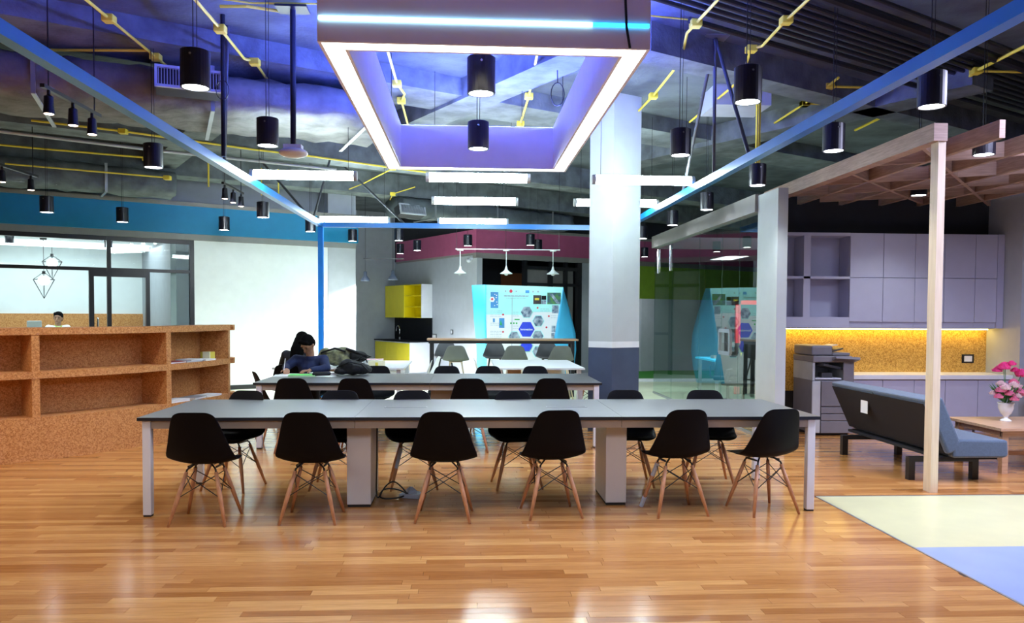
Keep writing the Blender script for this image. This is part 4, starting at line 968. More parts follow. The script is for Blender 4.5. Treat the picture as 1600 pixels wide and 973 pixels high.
MB().box(cx0 + .03, cx1 - .03, cy0 + .05, cy1 - .03, 0, .03).build('caster_base', M['rubber'], t, w=True)
# ------------------------------------------------------------------ sofa
t = thing('sofa', 'blue-grey fabric sofa with black back lining under the wooden pergola', 'sofa', (4.45, 7.8, 0))
def yprism(poly, y0, y1):
    n = len(poly); vs = [(x_, y0, z_) for x_, z_ in poly] + [(x_, y1, z_) for x_, z_ in poly]
    return MB().add(vs, [tuple(range(n)), tuple(range(2 * n - 1, n - 1, -1))] + [(i, n + i, n + (i + 1) % n, (i + 1) % n) for i in range(n)])
yprism([(4.115, .765), (4.27, .79), (4.44, .40), (4.41, .30), (4.33, .27)], 6.88, 8.76).build('back_cushion', M['sofa_blue'], t, w=True, bevel=.02)
yprism([(4.112, .725), (4.12, .725), (4.335, .28), (4.322, .272)], 6.93, 8.72).build('back_lining', M['sofa_black'], t, w=True)
yprism([(4.38, .24), (4.88, .24), (4.90, .27), (4.89, .40), (4.44, .41), (4.38, .36)], 6.88, 8.76).build('seat_cushion', M['sofa_blue'], t, w=True, bevel=.02)
MB().box(4.3, 4.84, 6.95, 8.7, .215, .24).build('seat_base', M['sofa_black'], t, w=True)
for y_ in (7.12, 8.42):
    MB().box(4.09, 4.76, y_ - .03, y_ + .03, .17, .215).build('foot_rail', M['wire'], t, w=True)
    for x_ in (4.09, 4.70): MB().box(x_, x_ + .06, y_ - .03, y_ + .03, 0, .17).build('leg', M['wire'], t, w=True)
m_ = MB(); m_.box(4.155, 4.16, 8.0, 8.14, .50, .68); 
tg = m_.build('care_tag', M['paper'], t, w=True)
for y_ in (7.82,): MB().bar((4.108, 7.82, .745), (4.315, 7.60, .30), .006, .004).build('zip_seam', M['wire'], t, w=True)
# ------------------------------------------------------------------ coffee table + flowers
t = thing('coffee_table', 'light oak coffee table with a lower rail, carrying the flower vase', 'table', (5.75, 7.7, 0))
MB().box(5.10, 6.4, 7.28, 8.15, .42, .45).build('tabletop', M['oak'], t, w=True, bevel=.004)
for x_ in (5.16, 6.3):
    for y_ in (7.34, 8.03): MB().box(x_, x_ + .06, y_, y_ + .06, 0, .42).build('leg', M['oak'], t, w=True)
MB().box(5.16, 6.36, 7.36, 7.38, .36, .42).box(5.16, 6.36, 8.05, 8.07, .36, .42).box(5.18, 5.20, 7.38, 8.05, .36, .42).build('apron', M['oak'], t, w=True)
MB().box(5.22, 6.3, 7.68, 7.72, .12, .16).box(5.17, 5.21, 7.38, 8.05, .12, .16).build('lower_rail', M['oak'], t, w=True)
t = thing('flower_vase', 'white footed vase with pink and blush flowers on the oak coffee table', 'vase', (5.51, 7.8, .45))
MB().lathe([(.055, 0), (.05, .012), (.02, .03), (.022, .05), (.05, .08), (.07, .13), (.072, .17), (.08, .19), (.072, .188)], 24).build('vase', M['vase'], t, smooth=True)
def blossom(c, r, m, n=3):
    mb = MB()
    for ring in range(n):
        k = 6 + ring; rr = r * (.35 + .65 * ring / (n - 1))
        for i in range(k):
            a = 2 * PI * i / k + ring * .5; tilt = .6 + .8 * (1 - ring / (n - 1))
            d = Vector((math.cos(a), math.sin(a), 0)); sd = Vector((-d.y, d.x, 0)) * rr * .5
            p0 = Vector(c); p1 = p0 + d * rr * .75 + Vector((0, 0, r * (.1 + .25 * (n - 1 - ring)))); p2 = p0 + d * rr * .95 + Vector((0, 0, r * (.55 + .18 * (n - 1 - ring))))
            mb.add([p0, p1 + sd, p2 + sd * .5, p2 + d * rr * .06, p2 - sd * .5, p1 - sd], [(0, 1, 2, 3, 4, 5)])
    return mb.build('blossom', m, t)
for (dx, dy, dz, r, m) in ((-.08, -.10, .33, .05, 'petal3'), (.06, -.02, .38, .05, 'petal'), (-.01, -.05, .31, .05, 'petal3'), (.15, -.06, .26, .05, 'petal'), (-.13, -.07, .24, .045, 'petal'), (.0, -.12, .22, .045, 'petal'), (-.09, .02, .50, .05, 'petal2'), (.04, -.01, .57, .045, 'petal2'), (.10, .02, .50, .045, 'petal2'), (-.10, -.06, .30, .055, 'petal'), (-.03, -.09, .27, .05, 'petal'), (.02, -.08, .35, .055, 'petal3'), (-.06, 0, .36, .05, 'petal3'), (.09, -.07, .29, .05, 'petal'), (.11, .0, .34, .05, 'petal3'),
                           (.05, -.10, .25, .04, 'petal3'), (-.14, 0, .27, .04, 'petal3'), (.02, .05, .33, .05, 'petal'), (-.05, -.02, .53, .065, 'petal2'), (.0, .03, .55, .05, 'petal2'), (.13, -.03, .47, .06, 'petal2'), (.16, .02, .45, .045, 'petal2')):
    blossom((dx, dy, dz), r * 1.05, M[m], 4)
random.seed(3)
for i in range(46):
    a = rnd() * 2 * PI; r0 = .03; r1 = .10 + .10 * rnd(); z1 = .24 + .16 * rnd()
    p0 = Vector((math.cos(a) * r0, math.sin(a) * r0, .19)); p2 = Vector((math.cos(a) * r1, math.sin(a) * r1, z1)); pm = p0.lerp(p2, .55) + Vector((0, 0, .02)); sd = Vector((-math.sin(a), math.cos(a), 0)) * .016
    MB().add([p0, pm + sd, p2, pm - sd], [(0, 1, 2, 3)]).build('leaf', M['leaf'], t)
m_ = MB()
for q in ((-.05, -.02, .53), (.0, .03, .55), (.13, -.03, .47), (-.10, -.06, .30), (.02, -.08, .35), (.09, -.07, .29), (.16, .02, .45), (.11, .0, .34), (-.03, -.09, .27)): m_.cyl((0, 0, .15), q, .003, n=5)
m_.build('stems', M['leaf'], t)
# dark armchair at the right edge
t = thing('armchair', 'black armchair cut off by the right edge of the picture beyond the coffee table', 'chair', (7.35, 9.2, 0), -.2)
MB().box(-.3, .3, -.3, .3, .30, .44).build('seat', M['sofa_black'], t, bevel=.03); MB().box(-.3, .3, .22, .32, .42, 1.0).build('backrest', M['sofa_black'], t, bevel=.03)
for s_ in (-1, 1):
    MB().box(s_ * .33 - .04, s_ * .33 + .04, -.3, .3, .5, .58).build('armrest', M['sofa_black'], t, bevel=.02)
    for y_ in (-.27, .23): MB().box(s_ * .28 - .02, s_ * .28 + .02, y_, y_ + .04, 0, .52).build('leg', M['wire'], t)
# ------------------------------------------------------------------ kitchen
U = Vector((C30, S30)); V = Vector((.5, -.8660)); KA = Vector((-.9, 20.68))       # KA: where the cabinet end meets the wall
MK = Matrix.Translation((KA.x, KA.y, 0)) @ Matrix(((-V.x, U.x, 0, 0), (-V.y, U.y, 0, 0), (0, 0, 1, 0), (0, 0, 0, 1)))   # local x = along wall leftwards/back, y = into wall
def kb(*bs):
    m_ = MB(); m_.M = MK
    for b in bs: m_.box(*b)
    return m_
t = thing('kitchen_base_unit', 'yellow-fronted kitchen base cabinet with a white end panel and dark worktop', 'cabinet', (KA.x, KA.y, 0))
kb((0.02, 2.2, -.62, -.01, .0, .76)).build('carcass', M['white'], t, w=True)
kb((0.0, .02, -.65, -.01, 0, .76)).build('end_panel', M['white'], t, w=True)
for a, b in ((.03, .74), (.75, 1.46), (1.47, 2.2)): kb((a, b, -.645, -.62, .06, .74)).build('door', M['yellow'], t, w=True)
kb((-.01, 2.22, -.67, -.005, .77, .80)).build('worktop', M['black'], t, w=True)
kb((0, 2.2, -.655, -.02, .75, .77)).build('white_edge', M['white'], t, w=True)
t = thing('kitchen_tap', 'chrome gooseneck tap before the black splashback', 'tap', (KA.x, KA.y, .80))
pts = [MK @ Vector((1.55, -.2, z)) for z in (.80, 1.0)] + [MK @ Vector((1.55 + .11 - .11 * math.cos(a), -.2 - .02 * 0, 1.05 + .12 * math.sin(a))) for a in [PI * k / 8 for k in range(9)]] + [MK @ Vector((1.77, -.2, .98))]
MB().tube(pts, .016, 8).build('spout', M['chrome'], t, w=True, smooth=True)
m_ = MB(); m_.cyl(MK @ Vector((1.55, -.2, .80)), MK @ Vector((1.55, -.2, .86)), .03, n=10); m_.build('base', M['chrome'], t, w=True)
t = thing('splashback', 'black splashback panel between the yellow kitchen cabinets', 'panel', (KA.x, KA.y, .8)); kb((0, 2.25, -.03, 0.01, .80, 1.40)).build('panel', M['black'], t, w=True)
t = thing('kitchen_wall_unit', 'yellow kitchen wall cabinet with three open yellow shelves and a white side', 'cabinet', (KA.x, KA.y, 1.4))
kb((0, .02, -.32, -.01, 1.40, 2.27)).build('end_panel', M['white'], t, w=True)
kb((.02, 2.2, -.03, -.01, 1.40, 2.27)).build('back_panel', M['yellow2'], t, w=True)
kb((.02, 2.2, -.32, -.03, 1.40, 1.42), (.02, 2.2, -.32, -.03, 2.25, 2.27)).build('top_and_bottom', M['yellow2'], t, w=True)
for z_ in (1.68, 1.97): kb((.02, 1.0, -.31, -.03, z_, z_ + .02)).build('shelf', M['yellow2'], t, w=True)
kb((1.0, 1.02, -.32, -.03, 1.42, 2.25)).build('divider', M['yellow2'], t, w=True)
for a, b in ((1.0, 1.6), (1.605, 2.2)): kb((a, b, -.34, -.32, 1.40, 2.27)).build('door', M['yellow'], t, w=True)
ow = MK @ Vector((-1.05, -.004, 0)); ang = math.atan2(-V.y, -V.x) + PI
outlet((ow.x, ow.y, 1.06), math.atan2(V.y, V.x), 'small dark switch on the grey wall left of the banner', M['darkgreyplastic'], M['white'], .12, .12)
ow = MK @ Vector((-.12, -.004, 0)); outlet((ow.x, ow.y, .93), math.atan2(V.y, V.x), 'white double socket just above the bar table, right of the kitchen unit', M['darkgreyplastic'], M['white'], .24, .12)
t = thing('security_camera', 'tiny white dome camera below the plum band corner', 'camera', (.03, 18.86, 2.78)); MB().ell((0, 0, 0), (.06, .06, .06)).build('dome', M['white'], t, smooth=True); MB().cyl((0, 0, .04), (.12, .06, .06), .03, n=10).build('bracket', M['white'], t)

# ------------------------------------------------------------------ exhibition banner
t = thing('exhibition_banner', 'sky-blue pop-up exhibition banner with hexagon photographs and side wings', 'banner', (1.2, 16.9, 0))
BYF = 16.8
def yquad(poly, y0, th, name, m, par=t):
    n = len(poly); vs = [(x_, y0, z_) for x_, z_ in poly] + [(x_, y0 + th, z_) for x_, z_ in poly]
    return MB().add(vs, [tuple(range(n)), tuple(range(2 * n - 1, n - 1, -1))] + [(i, n + i, n + (i + 1) % n, (i + 1) % n) for i in range(n)]).build(name, m, par, w=(par is t))
yquad([(.40, .04), (1.68, .04), (2.03, 2.09), (.40, 2.13)], BYF, .03, 'main_panel', M['print_white'])
yquad([(.40, 1.50), (1.22, 1.50), (1.22, 1.56), (1.93, 1.56), (2.03, 2.089), (.40, 2.129)], BYF - .003, .002, 'cyan_header', M['print_cyan'])
def curved(pa, pb, name, m, bulge):   # vertical-ish strip between two edge polylines, bulging forward
    n = len(pa); K = 7; vs = []; fs = []
    for (xa, ya, za), (xb_, yb_, zb) in zip(pa, pb):
        for k in range(K):
            u = k / (K - 1); vs.append((xa + (xb_ - xa) * u, ya + (yb_ - ya) * u - bulge * math.sin(PI * u), za + (zb - za) * u))
    for i in range(n - 1):
        for k in range(K - 1): fs.append((i * K + k, i * K + k + 1, (i + 1) * K + k + 1, (i + 1) * K + k))
    o = MB().add(vs, fs).build(name, m, t, w=True, smooth=True); s_ = o.modifiers.new('thick', 'SOLIDIFY'); s_.thickness = .01
curved([(.10, 17.15, 2.13), (.15, 17.15, 1.4), (.22, 17.15, .7), (.24, 17.15, .04)], [(.40, 16.8, 2.13), (.40, 16.8, 1.4), (.42, 16.8, .7), (.42, 16.8, .04)], 'left_wing', M['banner_sky'], .05)
zz = [2.09, 1.8, 1.45, 1.1, .75, .4, .04]
xi = [2.03, 1.98, 1.92, 1.86, 1.80, 1.74, 1.68]; xo = [2.04, 2.14, 2.24, 2.33, 2.35, 2.31, 2.22]
curved([(a, 16.79, z) for a, z in zip(xi, zz)], [(a, 17.05, z) for a, z in zip(xo, zz)], 'right_wing', M['banner_cyan'], .04)
MB().box(.35, 2.1, 17.2, 17.25, .0, .05).box(1.2, 1.24, 16.84, 17.24, 0, .05).box(1.2, 1.24, 16.95, 17.0, 0, 2.05).build('rear_stand', M['steel'], t, w=True)
def bn(cx, cy): return (.40 + cx / 715, 2.11 - (cy - 55) / 715)
def brect(x0, y0, x1, y1, name, m, d=.006):
    a = bn(x0, y0); b = bn(x1, y1); return yquad([(a[0], b[1]), (b[0], b[1]), (b[0], a[1]), (a[0], a[1])], BYF - d, .002, name, m)
def hexa(cx, cy, r, name, m, d=.006, sx=1.0, cut=None):
    c = bn(cx, cy); R_ = r / 715; pl = [(c[0] + R_ * sx * math.cos(PI / 3 * k), c[1] + R_ * math.sin(PI / 3 * k) * 1.05) for k in range(6)]
    return yquad(pl, BYF - d, .002, name, m)
brect(65, 150, 180, 392, 'blue_picture', M['print_mid']); hexa(88, 262, 42, 'white_disc', M['print_white'], .008); hexa(88, 258, 18, 'red_mark', M['print_red'], .010)
for q in ((128, 185), (155, 200), (165, 340), (125, 355), (150, 235), (158, 300)): hexa(*q, 9, 'small_icon', M['print_white'], .008)
brect(712, 195, 832, 328, 'photo_print', M['print_photo3']); brect(735, 235, 800, 270, 'yellow_detail', M['print_yel'], .008); brect(836, 200, 908, 262, 'photo_print', M['black']); brect(836, 270, 908, 328, 'photo_print', M['print_photo'])
brect(925, 155, 1130, 328, 'photo_print', M['print_photo2']); yquad([bn(950, 165), bn(1000, 165), bn(1125, 322), bn(1070, 322)][::-1], BYF - .008, .002, 'road_detail', M['print_photo'])
brect(1000, 345, 1095, 466, 'photo_print', M['print_photo']); brect(992, 655, 1050, 750, 'photo_print', M['print_photo']); brect(990, 765, 1035, 870, 'photo_print', M['print_photo'])
for c in ((612, 450, 88), (790, 585, 84), (785, 815, 84), (425, 830, 86), (612, 960, 100), (790, 1050, 84), (430, 1080, 84)):
    hexa(c[0], c[1], c[2] + 10, 'hexagon_border', M['print_cyan'], .005); hexa(*c, 'hexagon_photo', M['print_photo'], .008)
hexa(612, 712, 122, 'blue_hexagon', M['print_blue'], .008)
hexa(612, 960, 90, 'blue_hexagon', M['print_blue'], .010)
tc_ = D.curves.new('hexagon_lettering', 'FONT'); tc_.body = 'Innovation'; tc_.size = .062; tc_.align_x = 'CENTER'; tc_.align_y = 'CENTER'; tc_.extrude = .001; tc_.offset = .0012
to = D.objects.new('hexagon_lettering', tc_); COL.objects.link(to); to.parent = t; to.rotation_euler = (PI / 2, 0, 0); c = bn(612, 714)
me_ = D.meshes.new_from_object(to); D.objects.remove(to); to = D.objects.new('hexagon_lettering', me_); COL.objects.link(to); to.parent = t; to.rotation_euler = (PI / 2, 0, 0)
to.location = Vector((c[0], BYF - .012, c[1])) - Vector(t.location); me_.materials.clear(); me_.materials.append(M['print_white'])
brect(195, 545, 275, 690, 'blue_picture', M['print_mid']); brect(100, 550, 130, 605, 'blue_picture', M['print_mid']); yquad([bn(205, 650), bn(222, 570), bn(240, 650)][::-1], BYF - .009, .002, 'green_peak', M['print_green'])
for q in ((255, 490), (255, 752), (372, 135), (915, 680), (778, 385), (950, 510)): hexa(*q, 15 if q[0] != 372 else 26, 'red_mark', M['print_red'])
brect(428, 555, 505, 572, 'green_label', M['print_green'])
for q in ((375, 620), (418, 620), (460, 620)): hexa(*q, 14, 'green_ring', M['print_green'])
for q in ((290, 135), (452, 138), (706, 140), (783, 140)): hexa(*q, 14, 'logo_mark', M['print_grey'])
brect(592, 120, 650, 162, 'logo_mark', M['print_mid'])
brect(386, 230, 393, 1300, 'panel_seam', M['print_grey'], .012)
m_ = MB()
random.seed(5)
def lines(x0, x1, ys, h=6):
    for yy in ys:
        x_ = x0
        while x_ < x1:
            wd = random.uniform(18, 55); e_ = min(x1, x_ + wd)
            a = bn(x_, yy); b = bn(e_, yy + h); m_.box(a[0], b[0], BYF - .006, BYF - .004, b[1], a[1]); x_ = e_ + 8
lines(268, 640, (200, 210), 8); lines(300, 600, (240,), 5); lines(60, 240, (430, 455, 485, 515, 620, 650, 740, 765, 790, 815, 845), 5); lines(820, 960, (400, 430), 5); lines(980, 1080, (500, 530), 5); lines(405, 490, (450, 480, 510, 660, 700), 5)
o = m_.build('text_lines', M['print_grey'], t, w=True)

# ------------------------------------------------------------------ furniture in the glazed room
t = thing('meeting_table', 'small blue-topped table inside the glazed room', 'table', (4.9, 14.2, 0))
MB().box(4.3, 5.6, 13.6, 14.75, .70, .73).build('tabletop', M['banner_sky'], t, w=True)
for x_ in (4.35, 5.5):
    for y_ in (13.65, 14.65): MB().box(x_, x_ + .05, y_, y_ + .05, 0, .70).build('leg', M['steel'], t, w=True)
def office_chair(loc, rz, label):
    t = thing('office_chair', label, 'chair', loc, rz, 'office chairs in the glazed room')
    MB().box(-.24, .24, -.22, .24, .44, .50).build('seat', M['sofa_black'], t, bevel=.02)
    m_ = MB(); vs, fs = [], []
    for i in range(7):
        z = .52 + .09 * i
        for k in range(5):
            u = -1 + k / 2; vs.append((u * (.23 - .01 * i), -.22 - .05 * (1 - (i / 3 - 1) ** 2) * 0 - .012 * i + .04 * u * u, z))
    for i in range(6):
        for k in range(4): fs.append((i * 5 + k, i * 5 + k + 1, i * 5 + k + 6, i * 5 + k + 5))
    o = m_.add(vs, fs).build('backrest', M['sofa_black'], t, smooth=True); o.modifiers.new('s', 'SOLIDIFY').thickness = .03
    MB().cyl((0, 0, .09), (0, 0, .44), .025, n=10).build('gas_lift', M['wire'], t)
    MB().tube([(0, -.05, .44), (0, -.24, .44), (0, -.28, .62)], .02, 8).build('back_bracket', M['wire'], t)
    for k in range(5):
        a = 2 * PI * k / 5; MB().tube([(0, 0, .12), (.27 * math.cos(a), .27 * math.sin(a), .07)], [.022, .014], 6).build('base_arm', M['wire'], t)
        MB().cyl((.27 * math.cos(a) - .012, .27 * math.sin(a), .028), (.27 * math.cos(a) + .012, .27 * math.sin(a), .028), .028, n=10).build('caster', M['rubber'], t)
    for s_ in (-1, 1): MB().tube([(s_ * .24, .05, .46), (s_ * .29, .05, .5), (s_ * .29, .03, .66), (s_ * .29, -.12, .67)], .014, 6).build('armrest', M['wire'], t)
office_chair((4.22, 11.9, 0), 2.2, 'black office chair nearest the glass door in the glazed room')
office_chair((4.35, 13.0, 0), -.3, 'black office chair behind the glass at the far side of the small table')
office_chair((5.0, 12.35, 0), 2.8, 'black office chair deepest in the glazed room, by the white wall end')
t = thing('red_frame', 'red rectangular frame standing inside the glazed room behind the door handle', 'frame', (5.6, 15.0, 0))
MB().box(5.14, 5.23, 14.95, 15.02, 0, 1.80).box(6.1, 6.18, 14.95, 15.02, 0, 1.80).box(5.14, 6.18, 14.95, 15.02, 1.72, 1.80).build('frame', M['red'], t, w=True)
MB().box(5.24, 6.1, 15.0, 15.02, 0, 1.72).build('infill', M['darkwall'], t, w=True)
t = thing('yellow_box', 'small yellow box on the blue-topped table', 'box', (5.0, 13.9, .73)); MB().box(-.12, .12, -.08, .08, 0, .10).build('box_body', M['yellow2'], t); MB().box(-.125, .125, -.085, .085, .10, .115).build('lid', M['yellow2'], t)
t = thing('cardboard_tray', 'low tray beside the yellow box in the glazed room', 'tray', (4.6, 14.2, .73)); MB().box(-.15, .15, -.1, .1, 0, .05).build('tray_body', M['oak'], t)

# ------------------------------------------------------------------ lit room behind the left glazing
t = thing('counter_desk', 'white desk behind the glass where the smiling person stands', 'desk', (*L(-5.2, 1.6), 0), PI / 6)
MB().box(-1.6, 2.6, -.3, .3, .95, 1.0).build('desktop', M['white'], t); MB().box(-1.6, 2.6, -.28, -.24, 0, .95).build('front_panel', M['cork_y'], t)
for x_ in (-1.55, 2.5): MB().box(x_, x_ + .05, -.25, .28, 0, .95).build('side_panel', M['white'], t)
q = (-8.1, 15.35)
t = thing('monitor', 'white monitor back seen above the bookcase at the far left', 'monitor', (q[0], q[1], 1.0), PI / 6)
MB().box(-.12, .12, -.02, .02, .12, .34).build('screen_housing', M['white'], t, bevel=.01); MB().box(-.02, .02, -.01, .01, .01, .13).build('neck', M['white'], t); MB().box(-.1, .1, -.07, .07, 0, .012).build('foot', M['white'], t)
def cage_lamp(s, n, zb, label):
    q = L(s, n); t = thing('cage_pendant', label, 'pendant lamp', (q[0], q[1], zb), group='diamond cage pendants behind the glass')
    MB().ell((0, 0, .0), (.10, .10, .085), 14, 10).build('glowing_bulb', M['e_bulb'], t, smooth=True)
    m_ = MB()
    for k in range(6):
        a = 2 * PI * k / 6; b = 2 * PI * (k + 1) / 6
        p = Vector((.20 * math.cos(a), .20 * math.sin(a), .02)); p2 = Vector((.20 * math.cos(b), .20 * math.sin(b), .02))
        m_.cyl((0, 0, .16), p, .005, n=5).cyl(p, (0, 0, -.34), .005, n=5).cyl(p, p2, .005, n=5)
    m_.build('wire_cage', M['wire'], t); MB().cyl((0, 0, .12), (0, 0, .18), .03, n=8).build('lamp_holder', M['wire'], t)
    MB().cyl((0, 0, .16), (0, 0, 2.9 - zb), .005, n=5).build('cord', M['wire'], t); MB().cyl((0, 0, 2.87 - zb), (0, 0, 2.9 - zb), .06, n=12).build('ceiling_cap', M['wire'], t)
cage_lamp(-3.55, 1.5, 2.10, 'lower glowing diamond cage lamp behind the left glazing')
cage_lamp(-3.35, 2.6, 2.50, 'upper glowing diamond cage lamp, higher and farther behind the left glazing')
for s, n, lb in ((-4.1, 1.0, 'small dark ceiling spotlight behind the glazing near the left cage lamps'), (-2.5, 1.0, 'small dark ceiling spotlight behind the glazing above the black door')):
    q = L(s, n); t = thing('ceiling_spotlight', lb, 'spotlight', (q[0], q[1], 2.74)); MB().cyl((0, 0, 0), (0, 0, .16), .075, n=16).build('housing', M['lamp_black'], t); MB().cyl((0, 0, -.004), (0, 0, .0), .06, n=16).build('glowing_lens', M['e_disc'], t)

# ------------------------------------------------------------------ things on the second table
def sheet(name, label, cat, loc, rz, sx, sy, th, m, group=None):
    t = thing(name, label, cat, loc, rz, group); MB().box(-sx / 2, sx / 2, -sy / 2, sy / 2, 0, th).build('sheet', m, t); return t
def book(name, label, cat, loc, rz, sx, sy, sz, m):
    t = thing(name, label, cat, loc, rz)
    MB().box(-sx / 2, sx / 2, -sy / 2, sy / 2, 0, .003).box(-sx / 2, sx / 2, -sy / 2, sy / 2, sz - .003, sz).build('cover', m, t); MB().box(-sx / 2 + .004, sx / 2 - .004, -sy / 2 + .004, sy / 2 - .004, .003, sz - .003).build('pages', M['paper'], t)
book('green_folder', 'bright green folder on the second table in front of the writing student', 'folder', (-2.02, 9.86, .741), .1, .32, .24, .018, M['greenp'])
sheet('paper_sheet', 'white sheet under the writing student\'s left hand', 'paper', (-2.15, 10.10, .741), -.2, .30, .21, .004, M['paper'], 'papers before the student')
sheet('paper_sheet', 'white sheet sticking out left of the green folder', 'paper', (-2.27, 9.92, .741), .15, .21, .3, .003, M['paper'], 'papers before the student')
book('notebook', 'thick white notebook right of the student\'s papers', 'notebook', (-1.80, 10.05, .741), .5, .30, .21, .03, M['paper'])
sheet('paper_sheet', 'small white sheet between the green folder and the black backpack', 'paper', (-1.72, 9.80, .741), -.3, .2, .15, .006, M['paper'], 'papers before the student')
t = thing('pen_case', 'small black pen case lying beside the green folder', 'case', (-1.78, 9.82, .748), .4); MB().cap((-.09, 0, .025), .025, (.09, 0, .025), .025, 12).build('case_body', M['bagblack'], t, smooth=True)
def blob(name, pieces, m, parent, vox=.012, sm=4):
    mb = MB()
    for p in pieces:
        if p[0] == 'e': mb.ell(p[1], p[2], 16, 12, p[3] if len(p) > 3 else None)
        else: mb.cap(p[1], p[2], p[3], p[4], 12)
    o = mb.build(name, m, parent, smooth=True)
    r = o.modifiers.new('remesh', 'REMESH'); r.mode = 'VOXEL'; r.voxel_size = vox; r.use_smooth_shade = True
    if sm: s_ = o.modifiers.new('smooth', 'SMOOTH'); s_.iterations = sm; s_.factor = .5
    return o
t = thing('backpack', 'black nylon backpack slumped on the second table beside the student', 'backpack', (-1.42, 10.02, .745), .1)
bb = blob('bag_body', [('e', (0, 0, .085), (.19, .14, .085)), ('e', (-.06, -.02, .12), (.12, .12, .08)), ('e', (.10, .02, .07), (.13, .12, .065)), ('e', (-.15, -.04, .05), (.09, .09, .045))], M['bagblack'], t)
d_ = bb.modifiers.new('folds', 'DISPLACE'); tx = D.textures.new('folds', 'CLOUDS'); tx.noise_scale = .06; d_.texture = tx; d_.strength = .025
MB().tube([(-.2, -.1, .10), (-.05, -.15, .17), (.1, -.14, .14), (.2, -.12, .04)], .010, 6).build('shoulder_strap', M['bagblack'], t, smooth=True)
MB().tube([(.05, 0, .17), (.09, 0, .22), (.15, 0, .20), (.17, 0, .15)], .008, 6).build('carry_handle', M['bagblack'], t, smooth=True)
t = thing('camouflage_bag', 'olive camouflage bag with black straps on the white table behind the student', 'bag', (-1.80, 11.6, .745), .1)
bb = blob('bag_body', [('e', (-.08, 0, .13), (.24, .15, .12)), ('e', (.0, 0, .20), (.15, .12, .08)), ('e', (-.24, 0, .17), (.10, .1, .10))], M['camo'], t)
d_ = bb.modifiers.new('folds', 'DISPLACE'); d_.texture = tx; d_.strength = .04
MB().tube([(.05, -.1, .26), (.22, -.1, .20), (.40, -.08, .14), (.22, -.1, .10), (.05, -.12, .08)], .022, 8).build('black_flap', M['bagblack'], t, smooth=True)
MB().tube([(-.3, -.12, .2), (-.1, -.17, .27), (.05, -.15, .22)], .014, 8).build('shoulder_strap', M['bagblack'], t, smooth=True)
blob('black_pocket', [('e', (.20, -.02, .14), (.16, .1, .09))], M['bagblack'], t)
book('pink_book', 'pink-covered book on the white table right of the camouflage bag', 'book', (-1.38, 11.75, .742), .1, .3, .22, .10, M['pink_paper'])
t = thing('cream_box', 'small cream box on the white table right of the camouflage bag', 'box', (-1.30, 11.50, .742), .1); MB().box(-.12, .12, -.08, .08, 0, .09).build('box_body', M['cream'], t); MB().box(-.02, .02, -.083, -.08, .02, .07).build('front_mark', M['bookyellow'], t)

# cable and plug box on the floor
t = thing('power_cable', 'black power cable looping on the floor right of the left pedestal', 'cable', (-.70, 6.5, 0))
pts = [(-.735, 6.5, .70), (-.73, 6.45, .30), (-.735, 6.42, .05), (-.70, 6.40, .012), (-.62, 6.50, .10), (-.50, 6.55, .135), (-.38, 6.52, .09), (-.28, 6.5, .03), (-.40, 6.45, .012), (-.58, 6.42, .010), (-.70, 6.44, .02), (-.66, 6.5, .07), (-.55, 6.5, .08), (-.42, 6.5, .07), (-.30, 6.49, .04), (-.22, 6.5, .03)]
def smoothp(p, it=3):
    p = [Vector(q) for q in p]
    for _ in range(it):
        n_ = [p[0]]
        for a, b in zip(p, p[1:]): n_ += [a.lerp(b, .25), a.lerp(b, .75)]
        n_.append(p[-1]); p = n_
    return p
pts = [(-.735 + (p[0] + .735) * .55, p[1] + .03, p[2]) for p in pts]
MB().tube(smoothp(pts), .0065, 6).build('cable', M['wire'], t, smooth=True, w=True)
t = thing('socket_block', 'small pale-blue socket block at the end of the floor cable', 'socket', (-.46, 6.56, 0), -.3)
MB().prism([(-.08, -.07), (.09, -.07), (.09, .05), (0, .09), (-.08, .05)], 0, .035).build('base', M['soc'], t, bevel=.006); MB().lathe([(.055, .035), (.045, .06), (.012, .085)], 4).build('raised_cover', M['soc'], t)

# ------------------------------------------------------------------ people
def hand(pieces, wrist, dirv, pn, curl, side):
    "palm and five fingers; dirv along the fingers, pn = palm normal"
    d = Vector(dirv).normalized(); n_ = Vector(pn).normalized(); s_ = d.cross(n_).normalized() * side
    w0 = Vector(wrist); c = w0 + d * .045
    for k in range(4): pieces.append(('c', w0 + s_ * (.010 - .007 * k) * 2, .014, w0 + d * .085 + s_ * (.030 - .020 * k), .0115))
    for k, ln in enumerate((.070, .078, .073, .058)):
        p = w0 + d * .085 + s_ * (.033 - .022 * k); a = curl
        q1 = p + (d * math.cos(a) + n_ * math.sin(a)) * ln * .5; q2 = q1 + (d * math.cos(a * 2) + n_ * math.sin(a * 2)) * ln * .32; q3 = q2 + (d * math.cos(a * 2.8) + n_ * math.sin(a * 2.8)) * ln * .25
        pieces += [('c', p, .0095, q1, .0088), ('c', q1, .0088, q2, .008), ('c', q2, .008, q3, .007)]
    tb = w0 + d * .02 + s_ * .025; t1 = tb + (d * .6 + s_ * .8).normalized() * .04 + n_ * .01; t2 = t1 + (d * .9 + s_ * .25).normalized() * .035 + n_ * .01
    pieces += [('c', tb, .014, t1, .011), ('c', t1, .011, t2, .009)]
